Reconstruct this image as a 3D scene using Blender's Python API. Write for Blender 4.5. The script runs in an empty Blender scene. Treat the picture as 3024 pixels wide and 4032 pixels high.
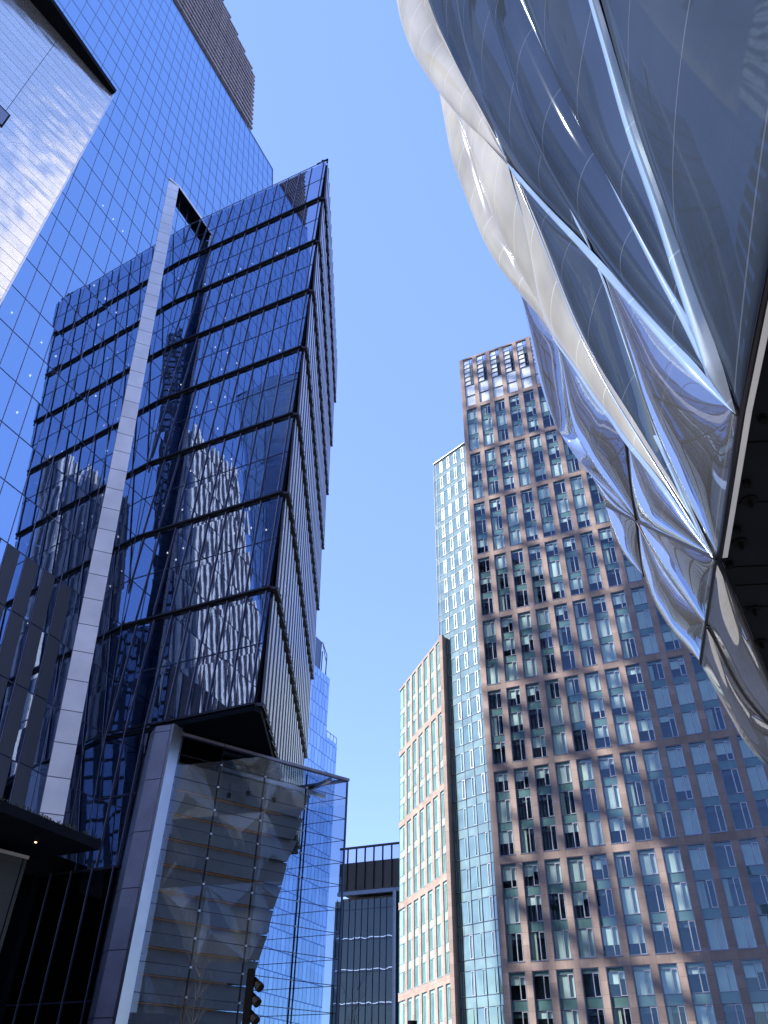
import bpy, bmesh, math, random
from mathutils import Vector, Matrix
V = Vector
R = math.radians
random.seed(7)
S = bpy.context.scene
COL = S.collection

# ---------------------------------------------------------------- camera, sky, sun, exposure
EYE = V((0, 0, 1.6))
FOC = 3027.99                      # focal length in pixels of the 3024 x 4032 photograph
CAMW = Matrix(((0.9997870956658426, -0.020634033538299013, 0.0),
               (-0.012990825407848903, -0.6294484101088639, -0.7769336763628195),
               (0.016031275535104368, 0.776768263815769, -0.6295824509413788)))
cam = bpy.data.cameras.new('camera')
cam_o = bpy.data.objects.new('camera', cam)
COL.objects.link(cam_o)
cam.sensor_fit = 'VERTICAL'
cam.sensor_height = 32.0
cam.lens = 32.0 * FOC / 4032.0
cam.clip_start = 0.05
cam.clip_end = 6000
cam_o.matrix_world = Matrix.Translation(EYE) @ CAMW.to_4x4()
S.camera = cam_o

SUN_AZ, SUN_EL = R(-95.5), R(35.0)
SUN_DIR = V((math.sin(SUN_AZ) * math.cos(SUN_EL), math.cos(SUN_AZ) * math.cos(SUN_EL), math.sin(SUN_EL)))
world = bpy.data.worlds.new('World')
S.world = world
world.use_nodes = True
wn = world.node_tree.nodes
wl = world.node_tree.links
wn.clear()
sky = wn.new('ShaderNodeTexSky')
sky.sky_type = 'NISHITA'
sky.sun_disc = False
sky.sun_elevation = SUN_EL
sky.sun_rotation = SUN_AZ
sky.altitude = 10
sky.air_density = 1.0
sky.dust_density = 0.0
sky.ozone_density = 3.0
bg = wn.new('ShaderNodeBackground')
bg.inputs['Strength'].default_value = 0.15
wo = wn.new('ShaderNodeOutputWorld')
hs = wn.new('ShaderNodeHueSaturation')
hs.inputs['Saturation'].default_value = 1.05
wl.new(sky.outputs[0], hs.inputs['Color'])
hs.inputs['Hue'].default_value = 0.525
clear = wn.new('ShaderNodeMix')          # evens out the horizon glow of a dry clear day
clear.data_type = 'RGBA'
clear.inputs[0].default_value = 0.66
clear.inputs[7].default_value = (0.55, 0.98, 2.25, 1)
wl.new(hs.outputs[0], clear.inputs[6])
wl.new(clear.outputs[2], bg.inputs[0])
wl.new(bg.outputs[0], wo.inputs[0])
sun = bpy.data.lights.new('sun', 'SUN')
sun.energy = 3.0
sun.angle = R(0.5)
sun.color = (1.0, 0.94, 0.87)
sun_o = bpy.data.objects.new('sun', sun)
COL.objects.link(sun_o)
sun_o.rotation_euler = (-SUN_DIR).to_track_quat('-Z', 'Y').to_euler()
S.view_settings.view_transform = 'Standard'
S.view_settings.look = 'None'
S.view_settings.exposure = 1.95
S.view_settings.gamma = 1.0
S.render.engine = 'CYCLES'
S.cycles.max_bounces = 12
S.cycles.glossy_bounces = 6
S.cycles.transparent_max_bounces = 12
S.cycles.transmission_bounces = 4
S.cycles.diffuse_bounces = 3
S.cycles.caustics_reflective = False
S.cycles.caustics_refractive = False
S.cycles.sample_clamp_indirect = 6
S.cycles.use_denoising = True

# ---------------------------------------------------------------- measuring helpers
def H(deg):
    return V((math.sin(R(deg)), math.cos(R(deg)), 0))
Z = V((0, 0, 1))
def ray(x, y):
    return (CAMW @ V(((x - 1512) / FOC, -(y - 2016) / FOC, -1))).normalized()
def hit(x, y, p, n):
    r = ray(x, y)
    return EYE + r * ((p - EYE).dot(n) / r.dot(n))
def at_z(x, y, z):
    r = ray(x, y)
    return EYE + r * ((z - EYE.z) / r.z)
def at_d(x, y, d):
    return EYE + ray(x, y) * d

class Fr:
    """local frame of a facade: u along, v up, n outwards"""
    def __init__(s, o, u, v, n):
        s.o, s.u, s.v, s.n = V(o), V(u).normalized(), V(v).normalized(), V(n).normalized()
    def p(s, a, b, c=0.0):
        return s.o + s.u * a + s.v * b + s.n * c
    def px(s, x, y, off=0.0):
        h = hit(x, y, s.o + s.n * off, s.n) - s.o
        return h.dot(s.u), h.dot(s.v)

# ---------------------------------------------------------------- mesh builder
class MB:
    def __init__(s):
        s.vs, s.fs, s.uv, s.mi, s.sm = [], [], [], [], []
    def face(s, pts, uv=None, m=0, smooth=False):
        b = len(s.vs)
        s.vs += [tuple(p) for p in pts]
        s.fs.append(tuple(range(b, b + len(pts))))
        s.uv += list(uv) if uv else [(0, 0)] * len(pts)
        s.mi.append(m)
        s.sm.append(smooth)
    def rect(s, F, a0, a1, b0, b1, c=0.0, m=0):
        s.face([F.p(a0, b0, c), F.p(a1, b0, c), F.p(a1, b1, c), F.p(a0, b1, c)],
               [(a0, b0), (a1, b0), (a1, b1), (a0, b1)], m)
    def box(s, F, a0, a1, b0, b1, c0, c1, m=0):
        P = lambda a, b, c: F.p(a, b, c)
        q = [((a0, b0, c1), (a1, b0, c1), (a1, b1, c1), (a0, b1, c1), 'f'),
             ((a1, b0, c0), (a0, b0, c0), (a0, b1, c0), (a1, b1, c0), 'f'),
             ((a0, b0, c0), (a0, b0, c1), (a0, b1, c1), (a0, b1, c0), 's'),
             ((a1, b0, c1), (a1, b0, c0), (a1, b1, c0), (a1, b1, c1), 's'),
             ((a0, b1, c1), (a1, b1, c1), (a1, b1, c0), (a0, b1, c0), 't'),
             ((a0, b0, c0), (a1, b0, c0), (a1, b0, c1), (a0, b0, c1), 't')]
        for w in q:
            k = w[4]
            uv = [((x[0], x[1]) if k == 'f' else (x[2] + a0, x[1]) if k == 's' else (x[0], x[2] + b0)) for x in w[:4]]
            s.face([P(*x) for x in w[:4]], uv, m)
    def hexa(s, pts, m=0):
        """pts: 4 bottom (loop) + 4 top (loop)"""
        b, t = pts[:4], pts[4:]
        s.face(b[::-1], None, m); s.face(t, None, m)
        for i in range(4):
            j = (i + 1) % 4
            L = (b[i] - b[j]).length; h = (t[i] - b[i]).length
            s.face([b[i], b[j], t[j], t[i]], [(0, 0), (L, 0), (L, h), (0, h)], m)
    def prism(s, poly, z0, z1, m=0):
        """vertical prism over plan polygon of (x, y)"""
        n = len(poly)
        s.face([V((x, y, z1)) for x, y in poly], [(x, y) for x, y in poly], m)
        s.face([V((x, y, z0)) for x, y in poly[::-1]], [(x, y) for x, y in poly[::-1]], m)
        acc = 0
        for i in range(n):
            a, b = poly[i], poly[(i + 1) % n]
            L = math.hypot(a[0] - b[0], a[1] - b[1])
            s.face([V((*a, z0)), V((*b, z0)), V((*b, z1)), V((*a, z1))], [(acc, z0), (acc + L, z0), (acc + L, z1), (acc, z1)], m)
            acc += L
    def tube(s, p, q, r, seg=8, r2=None, m=0, cap=True):
        p, q = V(p), V(q)
        r2 = r if r2 is None else r2
        d = (q - p).normalized()
        a = d.orthogonal().normalized(); b = d.cross(a)
        c = [(math.cos(2 * math.pi * i / seg), math.sin(2 * math.pi * i / seg)) for i in range(seg)]
        A = [p + (a * x + b * y) * r for x, y in c]
        B = [q + (a * x + b * y) * r2 for x, y in c]
        for i in range(seg):
            j = (i + 1) % seg
            s.face([A[i], A[j], B[j], B[i]], None, m, True)
        if cap:
            s.face(A[::-1], None, m); s.face(B, None, m)
    def path(s, pts, r, seg=6, m=0):
        rings = []
        up = Z
        for i, p in enumerate(pts):
            d = (pts[min(i + 1, len(pts) - 1)] - pts[max(i - 1, 0)]).normalized()
            a = d.cross(up)
            a = a.normalized() if a.length > 1e-3 else d.orthogonal().normalized()
            b = d.cross(a)
            base = len(s.vs)
            s.vs += [tuple(p + (a * math.cos(2 * math.pi * k / seg) + b * math.sin(2 * math.pi * k / seg)) * r) for k in range(seg)]
            rings.append(base)
        for i in range(len(rings) - 1):
            for k in range(seg):
                j = (k + 1) % seg
                s.fs.append((rings[i] + k, rings[i] + j, rings[i + 1] + j, rings[i + 1] + k))
                s.uv += [(0, 0)] * 4; s.mi.append(m); s.sm.append(True)
        for q in (rings[0], rings[-1]):
            s.fs.append(tuple(range(q, q + seg))); s.uv += [(0, 0)] * seg; s.mi.append(m); s.sm.append(False)
    def build(s, name, mats, parent=None, weld=False, label=None):
        me = bpy.data.meshes.new(name)
        me.from_pydata(s.vs, [], s.fs)
        ul = me.uv_layers.new(name='UVMap')
        flat = [c for t in s.uv for c in t]
        ul.data.foreach_set('uv', flat)
        me.polygons.foreach_set('material_index', s.mi)
        me.polygons.foreach_set('use_smooth', s.sm)
        for m in (mats if isinstance(mats, (list, tuple)) else [mats]):
            me.materials.append(m)
        if weld:
            bm = bmesh.new(); bm.from_mesh(me)
            bmesh.ops.remove_doubles(bm, verts=bm.verts, dist=1e-4)
            bm.to_mesh(me); bm.free()
        me.update()
        o = bpy.data.objects.new(name, me)
        COL.objects.link(o)
        if parent:
            adopt(o, parent)
        if label:
            o['label'] = label
        return o

def world_loc(o):
    m = Matrix.Translation(o.location)
    return m
def adopt(o, parent):
    """parent a mesh whose coordinates are world coordinates"""
    o.parent = parent
    t = V((0, 0, 0)); q = parent
    while q:
        t += V(q.location) if q.parent is None else V((0, 0, 0))
        q = q.parent
    if parent.parent is None:
        o.matrix_parent_inverse = Matrix.Translation(-t)
def tag(o, label, cat, group=None, kind=None):
    if label: o['label'] = label
    if cat: o['category'] = cat
    if group: o['group'] = group
    if kind: o['kind'] = kind
    return o
def thing(name, label, cat, loc=(0, 0, 0), group=None):
    o = bpy.data.objects.new(name, None)
    o.location = loc
    o.empty_display_size = 0.5
    COL.objects.link(o)
    return tag(o, label, cat, group)

def bx(name, mm, parent, F, *q, sub=False):
    """one box as an object of its own"""
    b = MB(); b.box(F, *q)
    o = b.build(name, mm, None if sub else parent)
    if sub: o.parent = parent
    return o
# ---------------------------------------------------------------- materials
def nt(name):
    m = bpy.data.materials.new(name)
    m.use_nodes = True
    t = m.node_tree
    t.nodes.clear()
    o = t.nodes.new('ShaderNodeOutputMaterial')
    return m, t, o
def N(t, kind, **kw):
    n = t.nodes.new('ShaderNode' + kind)
    for k, v in kw.items():
        if k in n.inputs: n.inputs[k].default_value = v
        else: setattr(n, k, v)
    return n
def pos_noise(t, scale, detail=2.0, stretch=None, seed=0.0):
    g = N(t, 'NewGeometry')
    out = g.outputs['Position']
    mp = N(t, 'Mapping')
    mp.inputs['Scale'].default_value = stretch or (1, 1, 1)
    mp.inputs['Location'].default_value = (seed, seed * 1.7, seed * 0.6)
    t.links.new(out, mp.inputs['Vector'])
    n = N(t, 'TexNoise')
    n.inputs['Scale'].default_value = scale
    n.inputs['Detail'].default_value = detail
    t.links.new(mp.outputs[0], n.inputs['Vector'])
    return n.outputs['Fac']
def ramp(t, fac, c0, c1, p0=0.3, p1=0.7):
    r = N(t, 'ValToRGB')
    r.color_ramp.elements[0].position = p0; r.color_ramp.elements[0].color = (*c0, 1)
    r.color_ramp.elements[1].position = p1; r.color_ramp.elements[1].color = (*c1, 1)
    t.links.new(fac, r.inputs[0])
    return r.outputs[0]
def bump(t, fac, dist, strength=1.0):
    b = N(t, 'Bump')
    b.inputs['Distance'].default_value = dist
    b.inputs['Strength'].default_value = strength
    t.links.new(fac, b.inputs['Height'])
    return b.outputs[0]
def mat(name, col, rough=0.5, metal=0.0, var=0.12, nscale=1.2, bumpd=0.0, bscale=20, spec=0.5, coat=0.0, stretch=None):
    m, t, o = nt(name)
    p = N(t, 'BsdfPrincipled')
    p.inputs['Roughness'].default_value = rough
    p.inputs['Metallic'].default_value = metal
    p.inputs['Specular IOR Level'].default_value = spec
    p.inputs['Coat Weight'].default_value = coat
    c0 = tuple(c * (1 - var) for c in col); c1 = tuple(min(1, c * (1 + var)) for c in col)
    t.links.new(ramp(t, pos_noise(t, nscale, 4, stretch), c0, c1), p.inputs['Base Color'])
    if bumpd:
        t.links.new(bump(t, pos_noise(t, bscale, 3), bumpd), p.inputs['Normal'])
    t.links.new(p.outputs[0], o.inputs[0])
    return m
def two_sided_fresnel(t, ior):
    g = N(t, 'NewGeometry')
    mr = N(t, 'MapRange')
    mr.inputs['To Min'].default_value = ior; mr.inputs['To Max'].default_value = 1.0 / ior
    t.links.new(g.outputs['Backfacing'], mr.inputs['Value'])
    f = N(t, 'Fresnel')
    t.links.new(mr.outputs[0], f.inputs['IOR'])
    return f
def glass(name, tint, base_refl, thru, wav=0.0012, wscale=0.9, rough=0.0, ior=1.5, wav2=0.0, back=None, stretch=None, tilt=0.0, cell=None):
    """coated facade glass: mirror share rising at grazing, the rest sees through (or a painted back)"""
    m, t, o = nt(name)
    g = N(t, 'BsdfGlossy')
    g.inputs['Color'].default_value = (*tint, 1)
    g.inputs['Roughness'].default_value = rough
    h = pos_noise(t, wscale, 1.0, stretch)
    b0 = N(t, 'Bump'); b0.inputs['Distance'].default_value = wav
    t.links.new(h, b0.inputs['Height'])
    if tilt:                      # every pane sits a touch out of true
        wn_ = N(t, 'TexWhiteNoise'); wn_.noise_dimensions = '2D' if cell else '1D'
        if cell:
            u_ = N(t, 'UVMap'); dv_ = N(t, 'VectorMath'); dv_.operation = 'DIVIDE'; dv_.inputs[1].default_value = (cell[0], cell[1], 1)
            fl_ = N(t, 'VectorMath'); fl_.operation = 'FLOOR'
            t.links.new(u_.outputs[0], dv_.inputs[0]); t.links.new(dv_.outputs[0], fl_.inputs[0]); t.links.new(fl_.outputs[0], wn_.inputs['Vector'])
        else:
            oi = N(t, 'ObjectInfo'); t.links.new(oi.outputs['Random'], wn_.inputs['W'])
        sb_ = N(t, 'VectorMath'); sb_.operation = 'SUBTRACT'; sb_.inputs[1].default_value = (.5, .5, .5)
        t.links.new(wn_.outputs['Color'], sb_.inputs[0])
        sc_ = N(t, 'VectorMath'); sc_.operation = 'SCALE'; sc_.inputs['Scale'].default_value = tilt * 2
        t.links.new(sb_.outputs[0], sc_.inputs[0])
        ge_ = N(t, 'NewGeometry'); ad_ = N(t, 'VectorMath'); ad_.operation = 'ADD'
        t.links.new(ge_.outputs['Normal'], ad_.inputs[0]); t.links.new(sc_.outputs[0], ad_.inputs[1])
        no_ = N(t, 'VectorMath'); no_.operation = 'NORMALIZE'; t.links.new(ad_.outputs[0], no_.inputs[0])
        t.links.new(no_.outputs[0], b0.inputs['Normal'])
    nb = b0.outputs[0]
    if wav2:
        b2 = N(t, 'Bump'); b2.inputs['Distance'].default_value = wav2
        t.links.new(pos_noise(t, wscale * 5, 1.0, stretch, 3.0), b2.inputs['Height']); t.links.new(nb, b2.inputs['Normal'])
        nb = b2.outputs[0]
    t.links.new(nb, g.inputs['Normal'])
    if back:
        tr = N(t, 'BsdfDiffuse'); 
        t.links.new(ramp(t, pos_noise(t, 0.7, 2, None, 5.0), tuple(c * .8 for c in back), tuple(c * 1.2 for c in back)), tr.inputs['Color'])
    else:
        tr = N(t, 'BsdfTransparent'); tr.inputs['Color'].default_value = (*thru, 1)
    f = two_sided_fresnel(t, ior)
    mr = N(t, 'MapRange')
    mr.inputs['From Min'].default_value = 0.04; mr.inputs['From Max'].default_value = 1.0
    mr.inputs['To Min'].default_value = base_refl; mr.inputs['To Max'].default_value = 1.0
    t.links.new(f.outputs[0], mr.inputs['Value'])
    mx = N(t, 'MixShader')
    t.links.new(mr.outputs[0], mx.inputs[0]); t.links.new(tr.outputs[0], mx.inputs[1]); t.links.new(g.outputs[0], mx.inputs[2])
    t.links.new(mx.outputs[0], o.inputs[0])
    return m
def emit(name, col, s):
    m, t, o = nt(name)
    e = N(t, 'Emission'); e.inputs['Color'].default_value = (*col, 1); e.inputs['Strength'].default_value = s
    t.links.new(e.outputs[0], o.inputs[0])
    return m
def stone_uv(name, col, bw, bh, mortar, mcol, var=0.12, rough=0.75, spec=0.3, offset=0.0, metal=0.0, nscale=0.9, stretch=None):
    """cladding slabs: joints laid out in facade metres through the UV map"""
    m, t, o = nt(name)
    p = N(t, 'BsdfPrincipled')
    p.inputs['Roughness'].default_value = rough; p.inputs['Specular IOR Level'].default_value = spec; p.inputs['Metallic'].default_value = metal
    uv = N(t, 'UVMap')
    b = N(t, 'TexBrick')
    b.offset = offset; b.squash = 1.0
    b.inputs['Scale'].default_value = 1.0
    b.inputs['Brick Width'].default_value = bw; b.inputs['Row Height'].default_value = bh
    b.inputs['Mortar Size'].default_value = mortar; b.inputs['Mortar Smooth'].default_value = 0.1
    b.inputs['Bias'].default_value = 0.0
    b.inputs['Color1'].default_value = (*[c * (1 - var) for c in col], 1)
    b.inputs['Color2'].default_value = (*[min(1, c * (1 + var)) for c in col], 1)
    b.inputs['Mortar'].default_value = (*mcol, 1)
    t.links.new(uv.outputs[0], b.inputs['Vector'])
    mx = N(t, 'Mix'); mx.data_type = 'RGBA'; mx.blend_type = 'MULTIPLY'; mx.inputs[0].default_value = 1.0
    t.links.new(b.outputs['Color'], mx.inputs[6])
    t.links.new(ramp(t, pos_noise(t, nscale, 5, stretch), (.84, .84, .84), (1.1, 1.1, 1.1)), mx.inputs[7])
    t.links.new(mx.outputs[2], p.inputs['Base Color'])
    t.links.new(bump(t, pos_noise(t, 9, 4), 0.004), p.inputs['Normal'])
    t.links.new(p.outputs[0], o.inputs[0])
    return m

M = {}
M['brick'] = stone_uv('salmon_stone', (.325, .25, .218), 1.148, 1.0667, .014, (.20, .14, .12))
M['frame'] = mat('window_frame_metal', (.17, .19, .26), .4, .5, .08)
M['sash'] = mat('sash_metal', (.52, .53, .58), .4, .4, .06)
M['winglass'] = glass('apartment_glass', (.58, .78, .95), .08, (.74, .84, .83), .0010, .8, tilt=.03)
M['spandrel'] = glass('spandrel_glass', (.62, .80, .95), .07, (0, 0, 0), .0008, .8, back=(.085, .17, .165))
M['blind'] = mat('roller_blind', (.70, .78, .72), .8, 0, .10, .6)
M['curtain'] = mat('linen_curtain', (.50, .54, .46), .85, 0, .22, 3.0, stretch=(1, 1, .05))
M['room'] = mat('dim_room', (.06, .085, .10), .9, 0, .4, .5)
M['crownglass'] = glass('frosted_louvre_glass', (.95, .97, 1), .10, (0, 0, 0), .002, .8, rough=.12, back=(.62, .66, .68))
M['stripglass'] = glass('aqua_curtain_glass', (.72, .95, .98), .17, (0, 0, 0), .006, .40, rough=.004, ior=1.45, back=(.12, .185, .18), tilt=.03, stretch=(1, 1, .6))
M['stripspan'] = glass('aqua_spandrel_glass', (.75, .97, .98), .14, (0, 0, 0), .006, .45, rough=.02, ior=1.45, back=(.16, .235, .225), tilt=.02)
M['wingglass'] = glass('pale_aqua_glass', (.70, .95, 1.0), .12, (0, 0, 0), .0008, .8, rough=.01, back=(.30, .50, .51))
M['wingspan'] = glass('pale_aqua_spandrel', (.70, .95, 1.0), .10, (0, 0, 0), .0008, .8, rough=.02, back=(.38, .58, .56))
M['blueglass'] = glass('blue_curtain_glass', (.60, .79, 1.0), .70, (.55, .64, .82), .0007, .8, wav2=.00007, tilt=.004, cell=(1.50383, 4.1304))
M['darkglass'] = glass('dark_curtain_glass', (.60, .69, .88), .56, (.42, .46, .54), .0030, .30, wav2=.00010, tilt=.004, cell=(1.53, 4.1))
M['baseglass'] = glass('base_dark_glass', (.4, .45, .55), .07, (.10, .11, .13), .001, .75)
M['farglass'] = None
M['mull'] = mat('dark_mullion', (.035, .045, .095), .45, .3, .1)
M['mull_light'] = mat('mullion_cap', (.42, .40, .48), .35, .6, .08)
M['ledge'] = mat('black_ledge_metal', (.022, .022, .03), .5, .3, .2)
M['soffit'] = mat('black_soffit_panel', (.0045, .006, .010), .7, 0, .2, spec=.08)
M['slab'] = mat('floor_slab', (.16, .17, .19), .85, 0, .2)
M['core'] = mat('building_core', (.028, .034, .048), .9, 0, .3, .4)
M['rib'] = mat('ribbed_alu', (.60, .60, .67), .30, .6, .12, .8, stretch=(1, 1, .15))
M['ribback'] = mat('rib_recess', (.19, .19, .23), .5, .4, .2)
M['louvre'] = stone_uv('taupe_louvre', (.33, .295, .32), 2.2, 50, .05, (.08, .07, .08), .08, .5, .4)
M['pilaster'] = stone_uv('pale_steel_panel', (.80, .79, .80), 50, 2.065, .03, (.10, .10, .13), .05, .32, .5, metal=.35, nscale=.35)
M['greycol'] = stone_uv('grey_column_panel', (.22, .21, .23), 60, 4.1, .05, (.04, .04, .05), .06, .4, .5, metal=.5)
M['bluepanel'] = mat('blue_grey_panel', (.10, .13, .19), .3, .4, .1)
M['mesh'] = mat('perforated_panel', (.055, .058, .07), .55, .3, .12, 40)
M['brushed'] = None
M['pier'] = stone_uv('lavender_grey_panel', (.27, .27, .34), 60, 2.9, .03, (.05, .05, .07), .04, .45, .4, metal=.2)
M['steel'] = mat('bright_steel_trim', (.62, .64, .68), .3, .9, .06)
M['darkstone'] = stone_uv('dark_green_stone', (.018, .023, .021), 8.0, 1.05, .02, (.012, .012, .012), .12, .5, .4)
M['black'] = mat('black_paint', (.004, .004, .005), .7, .0, .2, spec=.05)
M['lobbyglass'] = glass('lobby_clear_glass', (.80, .90, 1.0), .07, (.64, .71, .78), .0006, .6)
M['step'] = mat('stepped_ceiling_panel', (.26, .24, .205), .55, 0, .12, .5)
M['steplight'] = emit('warm_step_light', (1.0, .55, .28), 0.022)
M['lamp'] = emit('ceiling_lamp', (1.0, .93, .80), 0.9)
M['limestone'] = mat('limestone_pier', (.60, .50, .46), .8, 0, .1)
M['darkwin'] = glass('dark_window_glass', (.7, .8, .95), .2, (0, 0, 0), .0006, .8, back=(.17, .16, .21))
M['paleconc'] = mat('pale_concrete', (.52, .53, .55), .8, 0, .1)
M['wsash'] = mat('aqua_grey_sash', (.30, .42, .43), .4, .4, .06)
M['conc'] = mat('concrete', (.34, .33, .31), .85, 0, .15, .6)
M['bark'] = mat('sapling_bark', (.025, .022, .02), .9, 0, .3, 6)
M['leaf'] = mat('roof_planting', (.05, .06, .03), .9, 0, .4, 4)
M['concglass'] = None

# brushed metal with soft reflected sky patches coming from its gloss
m, t, o = nt('brushed_metal_cladding')
p = N(t, 'BsdfPrincipled'); p.inputs['Metallic'].default_value = .9; p.inputs['Roughness'].default_value = .17
uv = N(t, 'UVMap')
b = N(t, 'TexBrick'); b.offset = 0.0
b.inputs['Scale'].default_value = 1; b.inputs['Brick Width'].default_value = 6.2; b.inputs['Row Height'].default_value = 1.05
b.inputs['Mortar Size'].default_value = .022; b.inputs['Mortar Smooth'].default_value = .1
for k, c in (('Color1', .86), ('Color2', .78)): b.inputs[k].default_value = (c, c * .955, c * .87, 1)
b.inputs['Mortar'].default_value = (.06, .06, .07, 1)
t.links.new(uv.outputs[0], b.inputs['Vector'])
t.links.new(b.outputs['Color'], p.inputs['Base Color'])
w = N(t, 'Mapping'); w.inputs['Scale'].default_value = (1.0, 60, 1); t.links.new(uv.outputs[0], w.inputs['Vector'])
nn = N(t, 'TexNoise'); nn.inputs['Scale'].default_value = 1.0; nn.inputs['Detail'].default_value = 2; t.links.new(w.outputs[0], nn.inputs['Vector'])
b1 = N(t, 'Bump'); b1.inputs['Distance'].default_value = .0015; t.links.new(nn.outputs['Fac'], b1.inputs['Height'])
b2 = N(t, 'Bump'); b2.inputs['Distance'].default_value = .14; t.links.new(pos_noise(t, .30, 1.5, (1, 1, 1.6)), b2.inputs['Height']); t.links.new(b1.outputs[0], b2.inputs['Normal'])
t.links.new(b2.outputs[0], p.inputs['Normal'])
t.links.new(p.outputs[0], o.inputs[0])
M['brushed'] = m

def grid_glass(name, tint, refl, back, bw, bh, mort, mcol, offset=0.0, wav=.001):
    m, t, o = nt(name)
    uv = N(t, 'UVMap')
    b = N(t, 'TexBrick'); b.offset = offset; b.inputs['Scale'].default_value = 1
    b.inputs['Brick Width'].default_value = bw; b.inputs['Row Height'].default_value = bh
    b.inputs['Mortar Size'].default_value = mort; b.inputs['Mortar Smooth'].default_value = .05
    b.inputs['Color1'].default_value = (*[c * .8 for c in tint], 1); b.inputs['Color2'].default_value = (*tint, 1)
    b.inputs['Mortar'].default_value = (*mcol, 1)
    t.links.new(uv.outputs[0], b.inputs['Vector'])
    g = N(t, 'BsdfGlossy'); g.inputs['Roughness'].default_value = 0.0
    t.links.new(b.outputs['Color'], g.inputs['Color'])
    t.links.new(bump(t, pos_noise(t, .8, 1.0), wav), g.inputs['Normal'])
    d = N(t, 'BsdfDiffuse'); d.inputs['Color'].default_value = (*back, 1)
    mx = N(t, 'MixShader'); mx.inputs[0].default_value = refl
    t.links.new(d.outputs[0], mx.inputs[1]); t.links.new(g.outputs[0], mx.inputs[2]); t.links.new(mx.outputs[0], o.inputs[0])
    return m
M['farglass'] = grid_glass('far_blue_glass', (.62, .80, 1.0), .72, (.05, .08, .14), 1.5, 3.4, .09, (.16, .24, .42), .37)

def foil(name, base, gl, ior, dcol, rough=.03, transl=0.0, wav=.004, gmax=1.0):
    m, t, o = nt(name)
    g = N(t, 'BsdfGlossy'); g.inputs['Color'].default_value = (*gl, 1); g.inputs['Roughness'].default_value = rough
    nb = bump(t, pos_noise(t, .55, 1.5), wav)
    t.links.new(nb, g.inputs['Normal'])
    d = N(t, 'BsdfDiffuse')
    t.links.new(ramp(t, pos_noise(t, .35, 3, None, 2.0), tuple(c * .75 for c in dcol), tuple(c * 1.25 for c in dcol)), d.inputs['Color'])
    ge = N(t, 'NewGeometry')
    dp = N(t, 'VectorMath'); dp.operation = 'DOT_PRODUCT'; dp.inputs[1].default_value = (-.165, .043, .985)
    t.links.new(ge.outputs['Position'], dp.inputs[0])
    dv = N(t, 'Math'); dv.operation = 'DIVIDE'; dv.inputs[1].default_value = 1.7; t.links.new(dp.outputs['Value'], dv.inputs[0])
    fr_ = N(t, 'Math'); fr_.operation = 'FRACT'; t.links.new(dv.outputs[0], fr_.inputs[0])
    lt_ = N(t, 'Math'); lt_.operation = 'LESS_THAN'; lt_.inputs[1].default_value = .012; t.links.new(fr_.outputs[0], lt_.inputs[0])
    sd_ = N(t, 'BsdfDiffuse'); sd_.inputs['Color'].default_value = (*[min(1, c * 1.5 + .03) for c in dcol], 1)
    ms2 = N(t, 'MixShader'); t.links.new(lt_.outputs[0], ms2.inputs[0]); t.links.new(d.outputs[0], ms2.inputs[1]); t.links.new(sd_.outputs[0], ms2.inputs[2])
    sh = ms2.outputs[0]
    if transl:
        tl = N(t, 'BsdfTranslucent'); tl.inputs['Color'].default_value = (*[min(1, c * 1.2) for c in dcol], 1)
        ms = N(t, 'MixShader'); ms.inputs[0].default_value = transl
        t.links.new(sh, ms.inputs[1]); t.links.new(tl.outputs[0], ms.inputs[2]); sh = ms.outputs[0]
    f = two_sided_fresnel(t, ior)
    mr = N(t, 'MapRange'); mr.inputs['From Min'].default_value = .04; mr.inputs['From Max'].default_value = .9
    mr.inputs['To Min'].default_value = base; mr.inputs['To Max'].default_value = gmax
    t.links.new(f.outputs[0], mr.inputs['Value'])
    mx = N(t, 'MixShader'); t.links.new(mr.outputs[0], mx.inputs[0]); t.links.new(sh, mx.inputs[1]); t.links.new(g.outputs[0], mx.inputs[2])
    t.links.new(mx.outputs[0], o.inputs[0])
    return m
M['foil'] = foil('clear_foil', .07, (.80, .88, 1.0), 1.5, (.022, .031, .048), .03, 0, .001, .16)
M['foil_silver'] = foil('silver_foil', .58, (.93, .95, .97), 1.6, (.09, .096, .105), .015, 0, .0015, .8)
M['foil_hem'] = foil('hem_foil', .55, (.95, .96, .97), 1.6, (.34, .35, .36), .012, 0, .004, .85)  # paler base colour stands in for the bright city reflected from below
M['foil_sunlit'] = foil('sunlit_cream_foil', .05, (.95, .97, 1.0), 1.5, (.225, .228, .222), .07, .0, .002, .30)  # paler copy of the foil, with the sunlight put into its colour
M['foil_glint'] = foil('pale_blue_foil_glint', .25, (.9, .95, 1.0), 1.5, (.15, .215, .32), .10, 0, .002, .30)  # pale blue puts the reflected sky into the colour
M['cable'] = mat('black_cable_steel', (.02, .02, .028), .4, .5, .2)

# ---------------------------------------------------------------- the setting
g = MB()
g.face([V((-1500, -1500, 0)), V((1500, -1500, 0)), V((1500, 1500, 0)), V((-1500, 1500, 0))], [(-1500, -1500), (1500, -1500), (1500, 1500), (-1500, 1500)])
M['paving'] = stone_uv('plaza_paving', (.26, .255, .25), .9, .6, .012, (.10, .10, .10), .12, .7, .3, .5)
tag(g.build('ground', M['paving']), None, None, None, 'structure')
g = MB()
RF = Fr((0, 60, .004), H(-64), H(26), Z)
g.rect(RF, -300, 300, -6, 6)
M['asphalt'] = mat('asphalt', (.05, .05, .052), .85, 0, .25, 3)
tag(g.build('road', M['asphalt']), None, None, None, 'structure')
g = MB()
for k in (-6.3, 6.0):
    g.box(RF, -300, 300, k, k + .3, -.02, .13)
tag(g.build('kerb', M['conc']), None, None, None, 'structure')

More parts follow.
